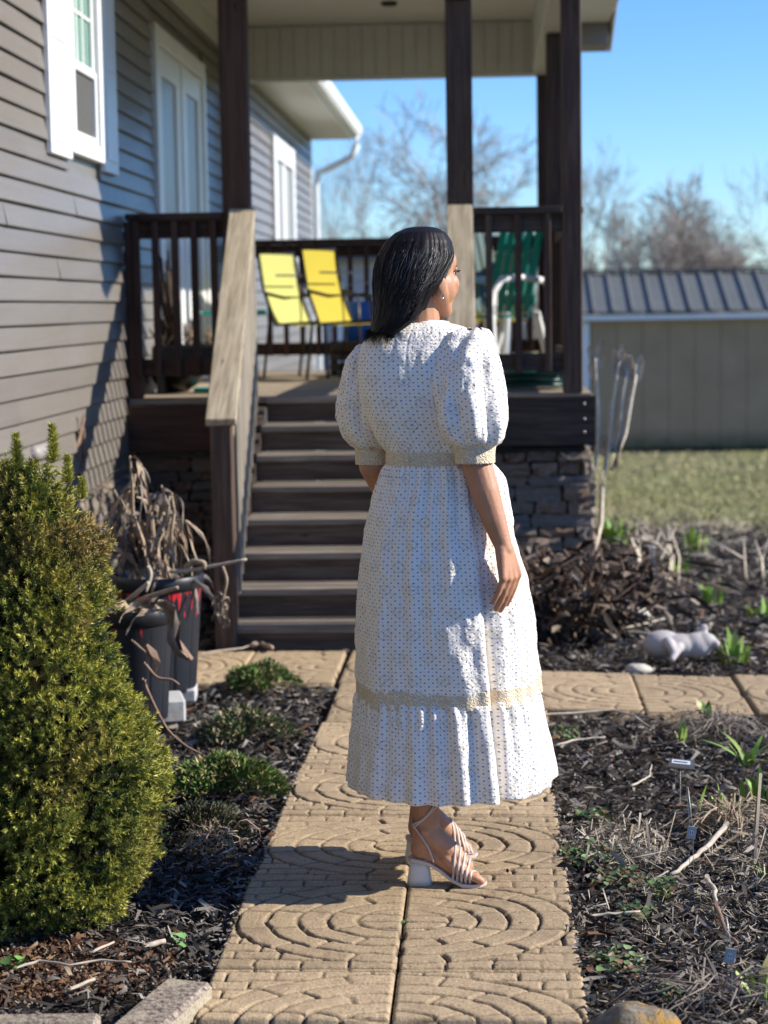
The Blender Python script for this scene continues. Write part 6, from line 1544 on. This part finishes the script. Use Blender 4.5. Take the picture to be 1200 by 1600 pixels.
# concrete edging bottom-left
def m_mossy():
    t = NT('gritty_edging_concrete'); v = t.tc(); n = t.noise(v, 130, 4, .7); n2 = t.noise(v, 11, 5, .7); g = t.new('NewGeometry'); sz = t.new('SeparateXYZ'); t.link(g.outputs['Normal'], sz.inputs[0])
    c = t.ramp(n, [(.3, (.26, .21, .14)), (.55, (.42, .36, .26)), (.7, (.55, .49, .38))]); gr = t.ramp(t.noise(v, 75, 4, .75), [(.35, (.07, .05, .04)), (.55, (.30, .25, .20)), (.72, (.50, .44, .36))])
    f = t.math('MULTIPLY', t.math('GREATER_THAN', sz.outputs[2], .7), t.ramp(n2, [(.36, (0, 0, 0)), (.5, (1, 1, 1))])); c = t.mix(f, c, gr); t.col(c); t.rough(.95, .15); t.nrm(t.bump(n, 1, .004)); return t.m
M['edging'] = m_mossy()
a = onz(296, 1535, .03); b = onz(80, 1725, .03); dv = (b - a); dv.z = 0
eg = MB(); L = dv.length; dvn = dv.normalized(); sdv = Vector((dvn.y, -dvn.x, 0))
Mx = Matrix((dvn, sdv, UP)).transposed().to_4x4(); Mx.translation = Vector((a.x, a.y, -.08)); 
eg.box((0, -.055, 0), (L, .055, .118), .010, Mx)
tag(eg.build('edging_block', M['edging']), 'sandy concrete edging block with grit on top, bottom left by path', 'edging')
a2 = onz(-60, 1607, .02); b2 = onz(155, 1604, .02)
tag(MB().beam(Vector((a2.x, a2.y, -.02)), Vector((b2.x, b2.y, -.02)), .06, .12, (0, 0, 1), .008).build('edging_block', M['edging']), 'thin concrete edging strip along the bottom left corner', 'edging')

# ------------------------------------------------------------------ plant markers
M['wire'] = simple('galvanised_wire', (.30, .30, .29), .4, .2, 40, .1, metallic=.7)
M['tagm'] = simple('zinc_tag', (.36, .38, .38), .55, .1, 30, .15)
M['paperw'] = simple('label_paper', (.72, .74, .76), .6, .05, 20, .02); M['ink'] = simple('dark_ink', (.08, .09, .11), .7, .1, 20, 0)
e = empty('plant_label', 'grey curved metal plant label on wires in the right bed', 'plant label', (0, 0, 0)); c = onz(1058, 1270, 0); base = Vector((c.x, c.y, float(zg(c.x, c.y)))); e.location = base
tp = at(1065, 1195, c.y); 
for px in (1055, 1063): q = at(px, 1205, c.y); MB().tube([Vector((q.x - base.x, 0, -.05)), Vector((q.x - base.x, 0, q.z - base.z))], .0013, 6).build('wire', M['wire'], e, True)
cy = MB(); V = []; n = 14
for x in (-.036, .036):
    for r_ in (.016, .0145):
        for k in range(n): t = PI * (1.12 - 1.2 * k / (n - 1)); V.append((x, -math.cos(t) * r_, math.sin(t) * r_))
idx = lambda s, l, k: (s * 2 + l) * n + k
F = [];
for k in range(n - 1): F += [(idx(0, 0, k), idx(1, 0, k), idx(1, 0, k + 1), idx(0, 0, k + 1)), (idx(0, 1, k), idx(0, 1, k + 1), idx(1, 1, k + 1), idx(1, 1, k))]
for s in (0, 1): F += [(idx(s, 0, k), idx(s, 0, k + 1), idx(s, 1, k + 1), idx(s, 1, k)) for k in range(n - 1)]
F += [(idx(0, 0, 0), idx(0, 1, 0), idx(1, 1, 0), idx(1, 0, 0)), (idx(0, 0, n - 1), idx(1, 0, n - 1), idx(1, 1, n - 1), idx(0, 1, n - 1))]
pl_ = cy.quadmesh(V, F).build('plate', M['tagm'], e, True, tp - base, (.25, -.16 + .25, -.12))
lb = MB().box((-.026, -.004, 0), (.026, .004, .0006), 0).build('paper_strip', M['paperw'], pl_, False, (-.002, -.0092, .0135), (.60, 0, 0)); lb.scale = (1, 1.5, 1)
rows = MB(); r = random.Random(2)
for ln in (0,):
    x = -.021
    while x < .018: w = r.uniform(.0014, .0028); rows.box((x, -.0016, .0006), (x + w, .0016, .0011), 0); x += w + .0009
rows.build('print', M['ink'], pl_, False, (-.002, -.0092, .0136), (.60, 0, 0))
def marker(px, pybase, pytag, pytop, label, lean=0.0, square=True):
    c = onz(px, pybase, 0); b = Vector((c.x, c.y, float(zg(c.x, c.y)))); e = empty('wire_marker', label, 'plant label', b); t_ = at(px - 8, pytop, c.y) - b; q = at(px - 2, pytag, c.y) - b
    for s in (-.004, .004): MB().tube([Vector((s * 1.4, 0, -.05)), Vector((q.x + s, 0, q.z * .9)), Vector((q.x + s * .9, 0, q.z + .01)), Vector((t_.x + s * .3, 0, t_.z))], .0011, 6).build('wire', M['wire'], e, True)
    g = MB().box((-.0105, -.0007, -.016), (.0105, .0007, .016), .0004).build('tag_plate', M['tagm'], e, False, Vector((q.x, -.006, q.z)), (.1, .15, 0))
    MB().box((-.005, -.0013, -.006), (.005, -.0008, .006), 0).build('sticker', M['paperw'], g); f_ = MB().box((-.0035, -.0018, -.004), (-.0015, -.0014, .004), 0); f_.box((.0012, -.0018, -.004), (.0032, -.0014, .004), 0); f_.build('print', M['ink'], g)
marker(1082, 1410, 1300, 1230, 'upper wire plant marker with small grey tag below the daylilies')
marker(1142, 1600, 1492, 1432, 'lower wire plant marker with square grey tag near the corner')

# ------------------------------------------------------------------ things on the porch
def slingfab(name, c):
    t = NT(name); v = t.tc(); ck = t.noise(v, 300, 2); t.col(c); t.rough(.6, .3); t.nrm(t.bump(ck, .3, .001)); b = t.b.inputs
    tr = t.new('BsdfTranslucent'); tr.inputs['Color'].default_value = (*c, 1); mx = t.new('MixShader'); mx.inputs[0].default_value = .35
    t.link(t.b.outputs[0], mx.inputs[1]); t.link(tr.outputs[0], mx.inputs[2]); t.link(mx.outputs[0], t.n['Material Output'].inputs['Surface']); return t.m
M['lime'] = slingfab('lime_yellow_sling', (.66, .66, .20)); M['gold'] = slingfab('golden_yellow_sling', (.62, .50, .05))
def patio_chair(label, loc, rz, fab, sc_=1.0):
    e = empty('patio_chair', label, 'chair', loc, rz, 'yellow sling patio chairs on the porch'); e.scale = (sc_,) * 3     # faces local -Y
    w, sh_, sd = .27, .40, .24
    bt = Vector((0, .35, .98)); bb = Vector((0, .20, .42)); fr = Vector((0, -.24, .44))
    V = []; F = []; K = 9
    for t in np.linspace(0, 1, K): p = bt.lerp(bb, t) + Vector((0, .035 * math.sin(t * PI), 0)); V += [(-w + .012, p.y, p.z), (w - .012, p.y, p.z)]
    MB().quadmesh(V, [(2 * i, 2 * i + 1, 2 * i + 3, 2 * i + 2) for i in range(K - 1)]).build('backrest', M[fab], e, True)
    MB().box((-w + .01, bt.y - .16, .80), (w - .01, bt.y - .152, .815), .002).build('seam', M['chair_frame'], e)
    V = []
    for t in np.linspace(0, 1, K): p = bb.lerp(fr, t) + Vector((0, 0, -.02 * math.sin(t * PI))); V += [(-w + .012, p.y, p.z), (w - .012, p.y, p.z)]
    MB().quadmesh(V, [(2 * i, 2 * i + 1, 2 * i + 3, 2 * i + 2) for i in range(K - 1)]).build('seat', M[fab], e, True)
    for s in (-1, 1):
        MB().tube([bt + Vector((s * w, 0, .01)), bt.lerp(bb, .5) + Vector((s * w, .03, 0)), bb + Vector((s * w, 0, 0)), fr + Vector((s * w, 0, 0))], .013, 8).build('side_frame', M['chair_frame'], e, True)
        MB().tube([fr + Vector((s * w, .03, .20)), fr + Vector((s * (w + .01), 0, .18)), fr + Vector((s * w, -.01, -.02)), Vector((s * w, -.27, 0))], .012, 8).build('leg', M['chair_frame'], e, True)
        MB().tube([bb + Vector((s * w, .06, .0)), Vector((s * w, .32, 0))], .012, 8).build('leg', M['chair_frame'], e, True)
        MB().tube([fr + Vector((s * w, .02, .20)), Vector((s * w, .12, .63)), bt.lerp(bb, .55) + Vector((s * w, .03, 0))], .014, 8).build('armrest', M['chair_frame'], e, True)
    MB().tube([bt + Vector((-w, 0, .01)), bt + Vector((w, 0, .01))], .012, 8).build('top_bar', M['chair_frame'], e, True)
    return e
zD = DZ + .003
def atz(px, D): return at(px, 500, D).x
patio_chair('lime yellow sling patio chair, left of the pair behind the steps', (atz(492, 13.0), 13.0, zD), math.radians(64), 'lime', .85)
patio_chair('golden yellow sling patio chair, right of the pair behind the steps', (atz(562, 12.6), 12.6, zD), math.radians(66), 'gold', .86)
patio_chair('olive yellow sling chair behind the green resin chair', (atz(768, 13.6), 13.7, zD), math.radians(-8), 'gold', .85)
M['blue'] = simple('bright_blue_plastic', (.02, .13, .62), .4, .1, 10, .05)
x = atz(566, 13.4); e = empty('bucket', 'bright blue bucket on the porch behind the golden chair', 'bucket', (x, 13.4, DZ + .24))
MB().lathe([(.11, 0), (.14, .26), (.145, .27), (.135, .27), (.105, .02)], 28).build('bowl', M['blue'], e, True); MB().tube([(.14 * math.cos(t), -.02, .27 + .03 + .10 * math.sin(t)) for t in np.linspace(0, PI, 12)], .004, 6).build('handle', M['metal'], e, True)
tb_ = empty('crate', 'low dark slatted crate holding the blue bucket on the porch', 'crate', (x, 13.4, zD)); 
for k in range(3): MB().box((-.22, -.17, .03 + .07 * k), (.22, -.155, .08 + .07 * k), .003).build('slat', M['dark_x'], tb_); MB().box((-.22, .155, .03 + .07 * k), (.22, .17, .08 + .07 * k), .003).build('slat', M['dark_x'], tb_)
for sx in (-.2, .2): MB().box((sx - .015, -.154, .0), (sx + .015, .154, .234), .003).build('end_panel', M['dark_x'], tb_)
MB().box((-.18, -.15, .21), (.18, .15, .233), .003).build('top_board', M['dark_x'], tb_)
# green resin chair (high slatted back) on white legs
M['teal'] = simple('teal_green_resin', (.0, .23, .19), .38, .08, 6, .04); M['dteal'] = simple('dark_green_resin', (.004, .05, .042), .4, .1, 6, .04)
def resin_chair(label, loc, rz, mat):
    e = empty('resin_chair', label, 'chair', loc, rz)
    for i in range(5):
        x0 = -.20 + .082 * i; V = MB(); top = .98 + .03 * math.sin((i + .5) / 5 * PI)
        V.beam((x0 + .036, .10, .42), (x0 + .036 * 1.0, .24, top), .066, .014, (0, 1, 0), .005); V.build('back_slat', M[mat], e)
    MB().beam((-.215, .245, .86), (.22, .245, .86), .016, .06, (0, 0, 1)).build('back_rail', M['dteal'], e); MB().beam((-.215, .125, .50), (.22, .125, .50), .016, .06, (0, 0, 1)).build('back_rail', M[mat], e)
    for i in range(5): MB().box((-.22, -.28 + .083 * i, .385), (.22, -.21 + .083 * i, .40), .004).build('seat_slat', M[mat], e)
    for s in (-1, 1):
        MB().beam((s * .235, -.26, 0), (s * .235, -.28, .40), .05, .04, (0, 1, 0), .01).build('leg', M['white'], e); MB().beam((s * .235, .26, 0), (s * .235, .12, .42), .05, .04, (0, 1, 0), .01).build('leg', M['white'], e)
        MB().tube([(s * .235, -.26, .38), (s * .25, -.27, .55), (s * .25, -.2, .63), (s * .25, .0, .64), (s * .24, .16, .62)], .022, 8).build('armrest', M['white'], e, True)
    return e
resin_chair('teal green slatted resin chair with white legs behind the right railing', (.09, 12.5, zD), math.radians(-46), 'teal')
resin_chair('dark green slatted resin chair right behind the teal one', (atz(778, 13.1), 13.25, zD), math.radians(50), 'dteal')
# hose coil
hc = MB(); pts = []
for k in range(150): t = k / 150 * 6 * 2 * PI; rr = .21 + .02 * math.sin(t * .37); pts.append((rr * math.cos(t), rr * .75 * math.sin(t), .015 + .013 * (t / (2 * PI)) + .004 * math.sin(t * 3)))
tag(hc.tube(pts, .013, 8).build('garden_hose', M['dteal'], None, True, (atz(820, 10.9), 10.75, DZ + .003)), 'dark green hose coil on the deck below the right railing', 'hose')
# left deck: bowl planter, trough, dead plants, teal table
M['bowlm'] = simple('black_ceramic_bowl', (.02, .017, .015), .3, .2, 10, .1)
x = atz(272, 10.9); e = empty('planter_bowl', 'black bowl planter on the deck below the left railing', 'planter', (x, 10.95, zD))
MB().lathe([(.06, 0), (.13, .05), (.165, .12), (.17, .135), (.155, .135), (.11, .05)], 36).build('bowl', M['bowlm'], e, True); MB().lathe([(.001, .11), (.15, .11), (.15, .10), (.001, .10)], 24).build('soil', M['soil'], e)
x = atz(285, 10.6); e = empty('planter_trough', 'dark trough planter with dead stems behind the left railing', 'planter', (x, 10.75, zD + .14))
MB().box((-.19, -.08, 0), (.19, .08, .13), .01).build('box', M['dark_plastic'], e); MB().box((-.17, -.06, .128), (.17, .06, .134), .0).build('soil', M['soil'], e)
for sx in (-.15, .15): MB().box((sx - .02, -.06, -.14), (sx + .02, .06, -.001), .003).build('foot', M['dark_plastic'], e)
r = random.Random(12); dm = MB()
for k in range(50):
    p = Vector((-.08 + r.gauss(0, .018), 0, .13)); q = p + Vector((r.gauss(-.03, .03), r.gauss(0, .03), r.uniform(.15, .55))); dm.ribbon([p, p.lerp(q, .5) + Vector((r.gauss(0, .015), r.gauss(0, .015), 0)), q], [.014, .02, .008], (r.gauss(0, 1), r.gauss(0, 1), 0), .5)
dm.build('dead_foliage', M['deadmix'], e)
dm = MB()
for k in range(40):
    p = Vector((r.uniform(-.17, .17), r.uniform(-.05, .05), .13)); q = p + Vector((r.gauss(0, .04), r.gauss(0, .04), r.uniform(.03, .13))); dm.ribbon([p, p.lerp(q, .5), q], [.010, .014, .005], (r.gauss(0, 1), r.gauss(0, 1), 0), .5)
dm.build('dry_stems', M['deadleaf'], e)
x = atz(362, 12.3); e = empty('side_table', 'small teal plastic table behind the stair handrail', 'table', (x, 12.4, zD))
MB().lathe([(.001, .43), (.21, .43), (.215, .44), (.215, .46), (.001, .463)], 36).build('tabletop', M['teal'], e, True)
for k in range(4): t = PI / 4 + k * PI / 2; MB().tube([(.15 * math.cos(t), .15 * math.sin(t), .432), (.19 * math.cos(t), .19 * math.sin(t), 0)], [.016, .012], 8).build('leg', M['dteal'], e, True)
tag(MB().box((-.09, -.05, 0), (.09, .05, .025), .008).build('tray', M['teal'], None, False, (atz(322, 10.8), 10.9, zD)), 'small teal tray on the deck below the left railing', 'tray')
